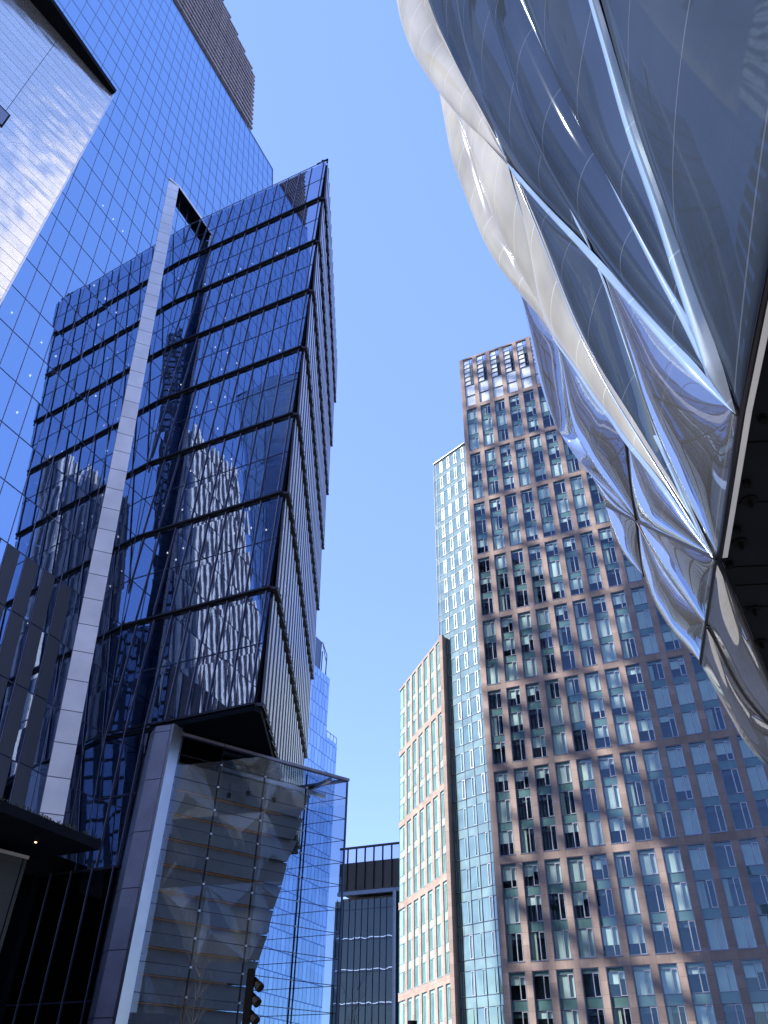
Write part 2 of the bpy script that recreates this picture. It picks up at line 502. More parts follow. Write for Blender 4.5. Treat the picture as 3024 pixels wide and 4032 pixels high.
# ================================================================ apartment tower (salmon stone)
AZ = -63.9329
BR = V((12.67095324, 83.89554078, 90.5866629))
PIT = 2.29664
mf = Fr(BR, -H(AZ), Z, H(AZ - 90))
apt = thing('apartment_tower', 'salmon stone apartment tower with tall grouped windows and an aqua glass corner', 'building', (BR.x, BR.y, 0))
NC, NB = 17, 10
OW, OH = 1.66, 8.87                 # opening of a three-storey window bay
UL, UR = -.66, NC * PIT
ZT = 12.25                          # parapet above the first row's head
DEP = .32
def facade_wall(b, F, ul, ur, cols, rows, ow, oh, dep):
    """stone front with openings left out; cols: opening left edges; rows: opening tops"""
    xs = sorted(set([ul, ur] + [c for c in cols] + [c + ow for c in cols]))
    for i in range(len(xs) - 1):
        a, c = xs[i], xs[i + 1]
        is_open = any(abs(a - q) < 1e-6 for q in cols)
        if not is_open:
            b.box(F, a, c, rows[-1][1] - .7, rows[0][0] + .32, -dep, 0)
        else:
            b.box(F, a, c, rows[0][0], rows[0][0] + .32, -dep, -.002)
            for (t0, b0), (t1, b1) in zip(rows, rows[1:]):
                b.box(F, a, c, t1, b0, -dep, -.002)
            b.box(F, a, c, rows[-1][1] - .7, rows[-1][1], -dep, -.002)
rows = [(ZT - .32, .74)] + [(-9.6 * j, -9.6 * j - OH) for j in range(NB)]
w = MB()
facade_wall(w, mf, UL, UR, [i * PIT for i in range(NC)], rows, OW, OH, DEP)
w.build('wall', M['brick'], apt)

# window bay prototype in local coordinates (x along, z up, y inwards is +)
LF = Fr((0, 0, 0), (1, 0, 0), (0, 0, 1), (0, -1, 0))
ST = 3.2
FW = .085
SX = OW * .60
def span_z(k):
    top = -FW - .33 if k == 0 else -k * ST + .10 - FW
    bot = -(k + 1) * ST + .93 if k < 2 else -OH + .10
    return bot, top
fr = MB()
fr.box(LF, 0, FW, -OH, 0, -.30, -.06); fr.box(LF, OW - FW, OW, -OH, 0, -.30, -.06)
fr.box(LF, FW, OW - FW, -FW, 0, -.30, -.061); fr.box(LF, -.05, OW + .05, -OH - .003, -OH + .10, -.30, .03)
fr.box(LF, FW, OW - FW, -.42, -.36, -.27, -.15)
for k in range(3):
    bot, top = span_z(k)
    fr.box(LF, SX - .025, SX + .025, bot, top, -.27, -.14)
    if k < 2:
        fr.box(LF, FW, OW - FW, bot - .05, bot, -.27, -.15)
        fr.box(LF, FW, OW - FW, bot - .88, bot - .83, -.27, -.15)
protos = [fr.build('window_bay', M['frame'])]
kid = []
for k in range(3):
    bot, top = span_z(k)
    a0, a1 = SX + .025, OW - FW
    b = MB()
    b.box(LF, a0, a0 + .05, bot, top, -.25, -.11); b.box(LF, a1 - .05, a1, bot, top, -.25, -.11)
    b.box(LF, a0 + .05, a1 - .05, bot, bot + .05, -.25, -.111); b.box(LF, a0 + .05, a1 - .05, top - .05, top, -.25, -.111)
    kid.append(b.build('sash', M['sash']))
    b = MB()
    b.rect(LF, FW, SX - .025, bot, top, -.20); b.rect(LF, a0 + .05, a1 - .05, bot + .05, top - .05, -.17)
    kid.append(b.build('pane', M['winglass']))
    if k < 2:
        b = MB(); b.rect(LF, FW, OW - FW, bot - .83, bot - .05, -.19); kid.append(b.build('spandrel', M['spandrel']))
b = MB(); b.rect(LF, FW, OW - FW, -.36, -FW, -.19); kid.append(b.build('transom_light', M['spandrel']))
def frame_matrix(F, a, b):
    p = F.p(a, b, 0)
    return Matrix(((F.u.x, -F.n.x, F.v.x, p.x), (F.u.y, -F.n.y, F.v.y, p.y), (F.u.z, -F.n.z, F.v.z, p.z), (0, 0, 0, 1)))
def blind_variants(k, rng):
    """covers that hang behind one storey's panes"""
    bot, top = span_z(k); h = top - bot
    out = [[]]
    for q in range(5):
        d = h * (.25, .35, .5, .62, 1.0)[q]
        b = MB(); b.box(LF, .1, SX - .04, top - d, top, -.30, -.285)
        d2 = d * rng.choice((1, 1, .6))
        b2 = MB(); b2.box(LF, SX + .04, OW - .1, top - d2, top, -.30, -.285)
        out.append([b.build('blind', M['blind']), b2.build('blind', M['blind'])])
    for q in range(3):
        b = MB(); x = rng.uniform(.3, .75); n = 14
        pp = [(.1 + x * i / n, -.31 + .03 * math.sin(i * 2.1)) for i in range(n + 1)]
        for (x0, y0), (x1, y1) in zip(pp, pp[1:]):
            b.face([LF.p(x0, bot, y0), LF.p(x1, bot, y1), LF.p(x1, top, y1), LF.p(x0, top, y0)], None, 0, True)
        out.append([b.build('curtain', M['curtain'], weld=True)])
    return out
covers = [blind_variants(k, random.Random(60 + k)) for k in range(3)]
for o_ in protos + kid + [x for c3 in covers for c2 in c3 for x in c2]: COL.objects.unlink(o_)
def put_bay(F, a, b, parent, rng):
    f = protos[0].copy()
    COL.objects.link(f)
    f.parent = parent
    f.matrix_parent_inverse = Matrix.Identity(4)
    f.matrix_basis = Matrix.Translation(-V(parent.location)) @ frame_matrix(F, a, b)
    extra = []
    for k in range(3):
        r = rng.random()
        extra += covers[k][0] if r < .16 else covers[k][rng.choice((1, 2, 3, 3, 4))] if r < .50 else covers[k][5] if r < .84 else covers[k][rng.choice((6, 7, 8))]
    for k in kid + extra:
        c = k.copy(); COL.objects.link(c); c.parent = f
    return f
brng = random.Random(5)
for j in range(NB):
    for i in range(NC):
        p = mf.p(i * PIT + OW / 2, -9.6 * j - OH / 2)
        c = CAMW.transposed() @ (p - EYE)
        x, y = 1512 + FOC * c.x / -c.z, 2016 - FOC * c.y / -c.z
        lim = 2130 + (y - 1400) * .557 + 110        # the foil hall hides everything right of this
        if y > 4300 or x > 3140 or x > lim: continue
        put_bay(mf, i * PIT, -9.6 * j, apt, brng)
# rooms behind the windows
rm = MB()
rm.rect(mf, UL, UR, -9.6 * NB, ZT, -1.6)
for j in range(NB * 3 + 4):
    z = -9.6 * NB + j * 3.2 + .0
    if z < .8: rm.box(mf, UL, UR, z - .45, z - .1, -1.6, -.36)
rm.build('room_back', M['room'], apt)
# crown: white louvre panes and open lattice
for i in range(8):
    a = i * PIT
    zb, zt, zm = .74, ZT - .32, 5.65
    f = MB()
    f.box(mf, a, a + .06, zb, zt, -.3, -.05); f.box(mf, a + OW - .06, a + OW, zb, zt, -.3, -.05)
    f.box(mf, a + .06, a + OW - .06, zm - .06, zm, -.3, -.051); f.box(mf, a + .06, a + OW - .06, zb + 2.33, zb + 2.38, -.3, -.051)
    f.box(mf, a + OW * .62, a + OW * .65, zm, zt, -.3, -.15); f.box(mf, a + OW * .84, a + OW * .86, zm, zt, -.3, -.15)
    n = 6
    for q in range(n):
        z0 = zm + q * (zt - zm) / n
        f.box(mf, a + .06, a + OW - .06, z0 - .02, z0 + .02, -.3, -.22)
    f = f.build('crown_frame', M['frame'], apt)
    for q0, q1 in ((zb + .03, zb + 2.33), (zb + 2.38, zm - .06)):
        k = MB(); k.rect(mf, a + .06, a + OW - .06, q0, q1, -.2); k.build('crown_panel', M['crownglass']).parent = f
    for q in range(n):
        z0 = zm + q * (zt - zm) / n; z1 = zm + (q + 1) * (zt - zm) / n
        aa, bb = a + .08, a + OW * .60
        k = MB()
        k.face([mf.p(aa, z0, -.06), mf.p(bb, z0, -.06), mf.p(bb, z1 + .05, -.24), mf.p(aa, z1 + .05, -.24)], [(aa, z0), (bb, z0), (bb, z1), (aa, z1)])
        k.build('louvre_pane', M['crownglass']).parent = f

# aqua glass strip turning the corner
SAZ = -41.6
so = mf.p(UL, 0, 0); so.z = 0
sf = Fr(so, H(SAZ), Z, H(SAZ - 90))
SW, STOP = 6.75, 83.75
FH = 3.13
rng_s = random.Random(77)
cols = [0, .42, 1.95, 3.4, 4.85, 6.2, SW]
nfl = 27
z0 = 14.31 - FH * 5
for k in range(nfl):
    zb = z0 + k * FH
    zt = min(zb + FH, STOP)
    if zb > STOP - .3: break
    sm_ = MB()
    sm_.box(sf, 0, SW, zb - .02, zb + .02, -.1, .002); sm_.box(sf, 0, SW, zb + .93, zb + .97, -.1, .003)
    for q in range(len(cols)):
        sm_.box(sf, cols[q] - .02, cols[q] + .02, zb, zt, -.1, 0)
    par = sm_.build('glazing_band', M['mull'], apt)
    for q in range(len(cols) - 1):
        a0, a1 = cols[q], cols[q + 1]
        tl = [rng_s.uniform(-.02, .02) for _ in range(4)]
        def pane(b0, b1, nm, mm):
            b = MB()
            b.face([sf.p(a0, b0, -.05 + tl[0]), sf.p(a1, b0, -.05 + tl[1]), sf.p(a1, b1, -.05 + tl[2]), sf.p(a0, b1, -.05 + tl[3])], [(a0, b0), (a1, b0), (a1, b1), (a0, b1)])
            b.build(nm, M[mm]).parent = par
        pane(zb, zb + .95, 'spandrel', 'stripspan'); pane(zb + .95, zt, 'pane', 'stripglass')
        if 0 < q < 5:
            x0 = a0 + .05; x1 = x0 + .42; b0, b1 = zb + 1.0, zt - .04
            sb = MB()
            sb.box(sf, x0, x0 + .04, b0, b1, -.08, .02); sb.box(sf, x1 - .04, x1, b0, b1, -.08, .02)
            sb.box(sf, x0 + .04, x1 - .04, b0, b0 + .04, -.08, .019); sb.box(sf, x0 + .04, x1 - .04, b1 - .04, b1, -.08, .019)
            sb.build('sash', M['wsash'] if rng_s.random() < .72 else M['sash']).parent = par
bx('strip_coping', M['frame'], apt, sf, 0, SW, STOP, STOP + .12, -.3, .03)

# stone wing on the left with pale aqua windows
WAZ = -17.5
WC = V((7.87, 87.69, 0))
wf = Fr(WC, H(WAZ), Z, H(WAZ - 90))
WW, WTOP = 16.9, 52.35
levels = [42.2, 32.65, 23.0, 13.5, 3.9]         # heads of the lower rows
ww = MB()
wrows = []
tops = [WTOP - .35] + [z - .0 for z in levels]
for i, tp in enumerate(tops):
    bt = (tops[i + 1] + .75) if i + 1 < len(tops) else .2
    wrows.append((tp, bt))
wp = 2.3
WOW = 1.55
wcols = [.75 + i * wp for i in range(6)]
lastc = wcols[-1] + WOW + .75
facade_wall(ww, wf, 0, lastc, wcols, wrows, WOW, 0, .22)
# glass corner bay at the far left keeps only the stone bands
for (t0, b0), (t1, b1) in zip(wrows, wrows[1:]):
    ww.box(wf, lastc, WW, t1, b0, -.22, .0)
ww.box(wf, lastc, WW, WTOP - .35, WTOP - .03, -.22, 0)
# return to the glass strip, roof and back
I2 = V((8.37, 88.36, 0))
rd = (I2 - WC)
rf = Fr(WC, rd, Z, rd.cross(Z))
ww.box(rf, .0, rd.length + .5, .2, WTOP - .03, -.5, .003)
wing = ww.build('wing_wall', M['brick'], apt)
for ci, a in enumerate(wcols + [lastc]):
    ow = WOW if ci < 6 else WW - lastc
    for (tp, bt) in wrows:
        hh = (tp - bt) / 3
        wfr = MB()
        wfr.box(wf, a, a + .05, bt, tp, -.2, -.09); wfr.box(wf, a + ow - .05, a + ow, bt, tp, -.2, -.09)
        wfr.box(wf, a + .05, a + ow - .05, tp - .06, tp, -.2, -.091); wfr.box(wf, a - .04, a + ow + .04, bt - .003, bt + .08, -.2, .03)
        pieces = []
        for k in range(3):
            zb = bt + k * hh
            zs = zb + hh - (.85 if k < 2 else 0)
            wfr.box(wf, a + .05, a + ow - .05, zb - .025, zb + .025, -.2, -.1)
            if k < 2:
                wfr.box(wf, a + .05, a + ow - .05, zs - .025, zs + .025, -.2, -.101)
                b = MB(); b.rect(wf, a + .05, a + ow - .05, zs, zb + hh, -.16); pieces.append(b.build('spandrel', M['wingspan']))
            b = MB(); b.rect(wf, a + .05, a + ow - .05, zb, zs, -.16); pieces.append(b.build('pane', M['wingglass']))
            top = zb + hh - (.9 if k < 2 else .3)
            x0 = a + ow * (.50 if ci < 6 else .25); x1 = x0 + .42
            b = MB()
            b.box(wf, x0, x0 + .05, zb + .03, top, -.2, -.08); b.box(wf, x1 - .05, x1, zb + .03, top, -.2, -.08)
            b.box(wf, x0 + .05, x1 - .05, top - .05, top, -.2, -.081); b.box(wf, x0 + .05, x1 - .05, zb + .03, zb + .08, -.2, -.081)
            pieces.append(b.build('sash', M['wsash']))
        par = wfr.build('wing_window', M['wsash'], apt)
        for q in pieces: q.parent = par
# solid body behind the three fronts
bd = MB()
def xy(v): return (v.x, v.y)
A_ = mf.p(UR, 0, -1.7); B_ = mf.p(UL + .4, 0, -1.7); C_ = sf.p(.6, 0, -.8)
D_ = sf.p(SW - .02, 0, -.12)
bk = H(26)
bd.prism([xy(mf.p(UR, 0, -.36)), xy(mf.p(UR, 0, -25)), xy(mf.p(-.2, 0, -25)), xy(mf.p(-.2, 0, -1.75)), xy(mf.p(UR - .4, 0, -1.75)), xy(mf.p(UR - .4, 0, -.36))], 0, BR.z + ZT - .4)
bd.prism([xy(mf.p(UL + .02, 0, -.34)), xy(mf.p(UL + .3, 0, -1.75)), xy(mf.p(UL + .3, 0, -24.9)), xy(mf.p(UL - 5, 0, -24.9)), xy(sf.p(SW - .02, 0, -.14)), xy(sf.p(.3, 0, -.14))], 0, STOP - .06)
bd.prism([xy(wf.p(.25, 0, -.26)), xy(wf.p(WW - .01, 0, -.24)), xy(wf.p(WW - .01, 0, -12)), xy(wf.p(2, 0, -9)), xy(wf.p(1.0, 0, -1.2))], 0, WTOP - .04)
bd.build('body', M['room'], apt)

# ================================================================ blue glass tower
BP = V((-28.53852832, 35.7182549, 62.15625075))
AZB, TB = 25.80334845856119, R(6.950630129547719)
bn0 = H(AZB + 90)
bfm = Fr(BP, H(AZB), Z * math.cos(TB) - bn0 * math.sin(TB), bn0 * math.cos(TB) + Z * math.sin(TB))
FLV = 4.1 / math.cos(TB)
MUP = 1.50383
SR, VT = 34.87, 79.25
SL = -13.0
blue = thing('blue_glass_tower', 'huge deep blue mirror glass tower with a brown louvred crown', 'skyscraper', tuple(bfm.p(15, -62 / math.cos(TB))))
VB = -49.3
b = MB()
b.rect(bfm, SL, SR, VB, VT, 0)
bw_ = b.build('glass_wall', M['blueglass'], blue)
k0, k1 = int(VB / FLV), int(VT / FLV)
for k in range(k0, k1 + 1):
    bx('transom', M['mull'], blue, bfm, SL, SR, k * FLV - .032, k * FLV + .032, -.05, .02)
i = int(SL / MUP)
while i * MUP < SR:
    a = i * MUP
    b = MB()
    b.box(bfm, a - .02, a + .02, VB, VT, -.05, .03); b.box(bfm, a - .009, a + .009, VB, VT, .03, .035, 1)
    b.build('mullion', [M['mull'], M['mull_light']], blue)
    i += 1
b = MB(); b.box(bfm, SR - .06, SR, VB, VT, -.2, .06); b.box(bfm, SL, SR - .06, VT - .05, VT + .06, -.2, .06); b.build('edge_trim', M['mull'], blue)
for k in range(k0, k1 + 1):
    bx('floor_plate', M['slab'], blue, bfm, SL + .3, SR - 6.0, k * FLV - .55, k * FLV - .12, -5.0, -.25)
b = MB(); b.rect(bfm, SL + .3, SR - 6.5, VB, VT, -5.1); b.build('inner_wall', M['core'], blue)
M['partition'] = mat('pale_partition', (.80, .82, .86), .9, 0, .1)
rng = random.Random(3)
for k in range(-12, k1):
    for q in range(3):
        a = rng.uniform(SL + 4, SR - 3); L = rng.uniform(.5, 3.0); dpt = rng.uniform(-5, -1.4)
        bx('partition', M['partition'], blue, bfm, a, a + L, k * FLV - .11, k * FLV + rng.choice((2.6, 3.0, 3.4)), dpt - .1, dpt)
# grey perforated panels on the lower floors
for i in range(-2, 8):
    a = i * MUP
    if a + MUP * .62 > 11.1: break
    for k in range(-12, -8):
        b = MB()
        b.box(bfm, a + .04, a + MUP * .60, k * FLV + .055, (k + 1) * FLV - .055, .02, .06)
        b.box(bfm, a + MUP * .60, a + MUP * .66, k * FLV + .055, (k + 1) * FLV - .055, .02, .045)
        b.build('perforated_panel', M['mesh'], blue)
# body: back, end walls
b = MB()
dpth = -26
skew = H(-106)          # unseen far end wall, slanted to let the sun reach the apartments
def back(v): return bfm.p(SR, v, -.02) + skew * 27
q = [bfm.p(SL, VB, -6.7), bfm.p(SR, VB, -.02), back(VB), bfm.p(SL, VB, dpth)]
q2 = [bfm.p(SL, VT, -6.7), bfm.p(SR, VT, -.02), back(VT), bfm.p(SL, VT, dpth)]
b.face([q[1], q[2], q2[2], q2[1]]); b.face([q[2], q[3], q2[3], q2[2]]); b.face([bfm.p(SL, VB, 0), q[3], q2[3], bfm.p(SL, VT, 0)])
b.face([bfm.p(SL, VT, -.02), bfm.p(SR, VT, -.02), q2[2], q2[3]])
b.build('body', M['core'], blue)
b = MB(); b.box(Fr((bfm.o.x, bfm.o.y, 0), bfm.u, Z, bn0), SL, SR - .5, 0, bfm.p(0, VB).z + .1, -12, .9); b.build('base_wall', M['soffit'], blue)
# louvred crown
CR = 27.25
pts = [(SL, VT + .1), (CR, VT + .1), (CR - .1, 107.7), (15.3, 117.0), (0, 128), (SL, 136)]
b = MB()
b.face([bfm.p(a, v, -.9) for a, v in pts], [(a, v) for a, v in pts])
b.build('crown_wall', grid_glass('crown_glass', (.62, .80, 1.0), .75, (.10, .14, .2), 3.0, 40, .05, (.2, .25, .4)), blue)
b = MB()
def crown_right(v):
    if v < 107.7: return CR
    if v < 117: return CR - (v - 107.7) * (CR - 15.3) / 9.3
    return 15.3 - (v - 117) * 15.3 / 11
nl = 0
v = VT + 1.6
while v < 128:
    rgt = crown_right(v) + .35
    if v > 107: rgt = crown_right(v) + .2
    bx('louvre', M['louvre'], blue, bfm, SL, rgt, v, v + .62, -.25, .25)
    v += 2.12
    nl += 1
for i in range(int(SL / 3.0), 10):
    a = i * 3.0
    if a < CR: bx('louvre_post', M['mull_light'], blue, bfm, a - .05, a + .05, VT, min(106, VT + 27), -.6, -.3)
b = MB()       # crown body, slanted clear of the sun path
cp = [bfm.p(a, v, -.95) for a, v in pts]; cq = [p + H(-112) * 16 for p in cp]
for i in range(len(cp)):
    j = (i + 1) % len(cp)
    b.face([cp[i], cp[j], cq[j], cq[i]])
b.face(cq)
b.build('crown_body', M['core'], blue)
# pale metal fin at the inside corner, folding over as a canopy at the top
PS = 11.15
pd = H(70)
pn = bfm.v.cross(pd).normalized()
if pn.dot(EYE - bfm.p(PS, 0)) < 0: pn = -pn
pf = Fr(bfm.p(PS, 0), pd, bfm.v, pn)
b = MB()
b.box(pf, 0.0, 1.30, VB + .1, 28.0, -.25, 0)
b.face([pf.p(0, 28.0, 0), pf.p(1.30, 28.0, 0), pf.p(0, 28.9, 0)], [(0, 28), (1.3, 28), (0, 28.9)])
fin = b.build('metal_fin', M['pilaster'], blue)
# canopy plate
ctop = pf.p(1.30, 28.0, 0)
b = MB()
cw = 9.5
e0 = ctop; e1 = ctop + H(AZB) * cw
inn0 = bfm.p(PS, 29.2); inn1 = inn0 + H(AZB) * cw
th = Z * .45
b.hexa([e0, e1, inn1, inn0, e0 + th, e1 + th, inn1 + th, inn0 + th])
b.build('canopy_plate', M['pilaster'], blue)
# narrow blue return and ceiling lamps
for (x, y) in [(46, 1233), (163, 1350), (118, 1480), (67, 1626), (370, 1125), (414, 1177), (457, 1232), (546, 1259), (493, 1204), (405, 811), (445, 864), (483, 911), (387, 1280), (454, 1286), (451, 1160), (564, 1085), (376, 1560), (410, 1677), (421, 1775), (268, 1428), (219, 1404), (259, 1425)]:
    a, v = bfm.px(x, y, -1.2)
    s_ = MB()
    s_.tube(bfm.p(a, v, -1.2), bfm.p(a, v, -1.2) + Z * .10, .065, 10)
    s_.build('ceiling_lamp', M['lamp'], blue)

# ================================================================ dark prow building
DP = V((-7.31086974, 42.47657494, 78.54076324))
df = Fr((DP.x, DP.y, 0), H(AZ), Z, H(AZ - 90))
sfz = Fr((DP.x, DP.y, 0), H(0.0), Z, H(90))
SWID = 29.2
prow = thing('dark_prow_building', 'dark glass office block with a sharp prow corner and stacked black ledges', 'building', (DP.x, DP.y, 0))
def uleft(z): return 19.23 + .1206 * (z - 78.54) - .12
TH = 8.2
lev = [DP.z + TH * (1 - k) for k in range(10)]       # lev[0] roof .. lev[8] soffit
TILT = .24
FP = 1.53
lamps_px = []
for (x, y) in [(1180, 880), (1088, 918), (910, 995), (822, 1032), (736, 1070), (938, 1142), (848, 1182), (758, 1220), (803, 1352), (710, 1388), (912, 1420), (640, 1600), (728, 1640), (687, 1762), (797, 1717), (1108, 1625), (711, 1962), (610, 2000), (505, 2035), (400, 940), (488, 1040), (565, 1142), (397, 1213), (333, 1328), (349, 1532), (269, 1745), (391, 1873), (300, 1907), (210, 2142), (657, 2192)]:
    lamps_px.append((500 + x * .5425, 500 + y * .5425))
for (x, y) in [(358, 102), (326, 175), (758, 147), (780, 360), (680, 393), (580, 425), (848, 347), (280, 525), (262, 590), (527, 678), (978, 797), (865, 832), (1075, 810), (430, 960), (485, 1005), (533, 930)]:
    lamps_px.append((400 + x * .60278, 1600 + y * .60278))
def tier(z0, z1, u0, uL0, uL1, base=False, gm='darkglass'):
    """glazed tier leaning out at its foot; u0 right edge, uL0/uL1 left edge at foot/head"""
    g_ = MB()
    zt = z1 - .10
    zb = z0 + .13
    g_.face([df.p(u0, zb, TILT), df.p(uL0, zb, TILT), df.p(uL1, zt, 0), df.p(u0, zt, 0)], [(u0, z0), (uL0, z0), (uL1, zt), (u0, zt)])
    t_ = g_.build('glazed_tier', M[gm], prow)
    def P(uu, z, dn):
        return df.p(uu, z, TILT * (zt - z) / (zt - zb) + dn)
    u = .30
    while u < max(uL0, uL1) - .1:
        if u > u0 + .02:
            zb2 = zb + (zt - zb) * (u - uL0) / max(.01, uL1 - uL0) if u > uL0 - .05 else zb
            fn = MB()
            w_ = .028
            fn.hexa([P(u - w_, zb2, -.05), P(u + w_, zb2, -.05), P(u + w_, zb2, .085), P(u - w_, zb2, .085), P(u - w_, zt, -.05), P(u + w_, zt, -.05), P(u + w_, zt, .085), P(u - w_, zt, .085)])
            fn.hexa([P(u, zb2, .085), P(u + w_, zb2, .085), P(u + w_, zb2, .10), P(u, zb2, .10), P(u, zt, .085), P(u + w_, zt, .085), P(u + w_, zt, .10), P(u, zt, .10)], 1)
            fn.build('fin', [M['mull'], M['mull_light']]).parent = t_
        u += FP
    zm = (zb + zt) / 2
    um = (uL0 + uL1) / 2
    bx('transom', M['mull'], t_, df, u0, um, zm - .035, zm + .035, TILT / 2 - .05, TILT / 2 + .03, sub=True)
    lg = MB()
    lg.box(df, u0 - .02, uL0, z0, z0 + .13, -.05, TILT + .03)
    if not base:
        lg.box(df, u0, uL0, z0 - .10, z0, -.26, .02)  # dark strip stands in for the shade in the recess below
    lg = lg.build('ledge', M['ledge'], prow)
    u = u0 + .15
    while u < uL0 - .8:
        bx('ledge_tab', M['ledge'], lg, df, u + .25, u + .95, z0 - .24, z0 - .10, -.04, .03, sub=True)
        u += FP
PIER_R, PIER_L = 5.40, 7.62
for k in range(8):
    z1, z0 = lev[k], lev[k + 1]
    tier(z0, z1, 0.0, uleft(z0), uleft(z1))
# two lower tiers left of the portal pier
tier(lev[8], 12.87, PIER_L, uleft(12.87), uleft(lev[8]), True)
tier(12.87, .3, PIER_L, 13.4, 13.4, True, 'baseglass')
b = MB(); b.box(df, 13.42, 26, 0, 12.95, -1.0, TILT + .35); b.build('base_wall', M['soffit'], prow)
# ribbed flank: each storey pair is one corrugated sheet of saw-tooth panels over a stepped black ledge
for k in range(8):
    z1, z0 = lev[k], lev[k + 1]
    zt = z1 - (.4 if k else 0)
    rb = MB()
    n = 17
    bwid = SWID / n
    prof = []
    for q in range(n):
        F2 = Fr(sfz.p(q * bwid, 0, 0), H(5.0), Z, H(95.0))
        for r_ in range(2):
            x0 = r_ * bwid / 2; x1 = x0 + bwid / 2 * .42; x2 = x1 + bwid / 2 * .10; x3 = x0 + bwid / 2 * .92
            prof += [(F2, x0, .30), (F2, x1, .30), (F2, x2, .02), (F2, x3, .02)]
    def PP(e, z):
        return e[0].p(e[1], z, e[2] + .16 - .26 * (z - z0) / TH)
    for e0, e1 in zip(prof, prof[1:]):
        rb.face([PP(e0, z0 + .2), PP(e1, z0 + .2), PP(e1, zt), PP(e0, zt)], None, 0 if e0[2] > .2 and e1[2] > .2 else 1)
    rb.build('rib_panel', [M['rib'], M['ribback']], prow, weld=True)
    lg = MB()
    for q in range(n):
        F2 = Fr(sfz.p(q * bwid, 0, 0), H(5.0), Z, H(95.0))
        lg.box(F2, -.03, bwid + .01, z0 - .03, z0 + .17, -.1, .40)
    lg.build('stepped_ledge', M['ledge'], prow)
# soffit wedge under the prow
b = MB()
sz = lev[8] - .15
b.prism([xy(df.p(-.1, 0, .3)), xy(df.p(12.2, 0, .3)), xy(df.p(12.2, 0, -14)), xy(sfz.p(SWID, 0, -12)), xy(sfz.p(SWID, 0, .35)), xy(sfz.p(.1, 0, .35))], sz - .3, sz)
b.build('soffit', M['soffit'], prow)
# floors and core
for k in range(8):
    for hh in (0, TH / 2):
        z = lev[k + 1] + hh
        uu = uleft(z) - .4
        b = MB()
        b.prism([xy(df.p(1.6, 0, -.7)), xy(df.p(uu, 0, -.7)), xy(df.p(uu, 0, -6.5)), xy(df.p(8.5, 0, -6.5))], z - .05, z + .32)
        b.build('floor_plate', M['slab'], prow)
b = MB()
b.prism([xy(df.p(1.5, 0, -1.6)), xy(df.p(9.0, 0, -6.6)), xy(df.p(12.5, 0, -6.6)), xy(df.p(12.5, 0, -20)), xy(sfz.p(SWID - .1, 0, -14)), xy(sfz.p(SWID - .1, 0, -.2)), xy(sfz.p(2.0, 0, -.25))], sz, lev[0] - .3)
b.build('core', M['core'], prow)
b = MB()
b.prism([xy(df.p(0.05, 0, -.05)), xy(df.p(19.6, 0, -.05)), xy(df.p(19.6, 0, -14)), xy(sfz.p(SWID - .1, 0, -14)), xy(sfz.p(SWID - .1, 0, -.15))], lev[0] - .5, lev[0] - .25)
b.build('roof', M['core'], prow)
# back wall low down behind the base glazing
b = MB()
b.box(df, PIER_L + .05, 13.6, 0, sz - .3, -4.2, -4.0)
b.build('base_back_wall', M['core'], prow)
for (x, y) in lamps_px:
    a, z = df.px(x, y, -1.0)
    s_ = MB()
    s_.tube(df.p(a, z, -1.0), df.p(a, z + .10, -1.0), .055, 10)
    s_.build('ceiling_lamp', M['lamp'], prow)
# roof rail, with the window cleaning arm near the corner
b = MB()
zr = lev[0] + .75
b.tube(df.p(.6, zr, -.25), df.p(uleft(lev[0]) - .2, zr, -.25), .05, 6)
rail = b.build('roof_rail', M['frame'], prow)
u = .8
while u < 19.8:
    bx('rail_post', M['mull_light'], rail, df, u - .05, u + .05, lev[0] - .3, zr, -.30, -.20, sub=True)
    u += FP
b = MB()
b.box(df, .75, .95, lev[0] - .2, lev[0] + 1.7, -.6, -.4); b.box(df, .2, 1.6, lev[0] + 1.35, lev[0] + 1.5, -.58, -.42)
b.box(df, .15, .28, lev[0] + .6, lev[0] + 1.5, -.58, -.42); b.box(df, 1.4, 2.6, lev[0] + .5, lev[0] + .62, -.56, -.44)
b.build('cleaning_arm', M['black'], prow)
# grey column and blue return between the fin and the glass, and the portal pier
b = MB()
def leancol(px_l, px_r, name, m_, off0, off1):
    q = []
    for (x, y, o_) in ((px_l[0][0], px_l[0][1], off0), (px_r[0][0], px_r[0][1], off1), (px_r[1][0], px_r[1][1], off1), (px_l[1][0], px_l[1][1], off0)):
        q.append(hit(x, y, df.o + df.n * o_, df.n))
    bb = MB()
    dd = df.n * -.8
    bb.hexa([q[0], q[1], q[1] + dd, q[0] + dd, q[3], q[2], q[2] + dd, q[3] + dd])
    return bb.build(name, M[m_], prow)
leancol([(255, 3140), (669, 922)], [(283, 3140), (680, 940)], 'blue_return', 'bluepanel', .9, .55)
leancol([(283, 3140), (672, 1000)], [(300, 3140), (690, 990)], 'grey_column', 'greycol', .55, .62)
leancol([(300, 3140), (689, 990)], [(322, 3140), (701, 960)], 'grey_column', 'greycol', .62, .10)
b = MB()
Pl, Pm, Pr = df.p(PIER_L, 0, .05), df.p(6.6, 0, .75), df.p(5.55, 0, .62)
b.prism([xy(Pl), xy(df.p(PIER_L, 0, -.6)), xy(df.p(5.5, 0, -.6)), xy(Pr), xy(Pm)], 0, sz - .305)
pier = b.build('portal_pier', M['pier'], prow)
b = MB()
b.box(df, 5.30, 5.48, 0, sz - .31, -.2, .66)
c = b.build('pier_trim', M['steel'], prow)

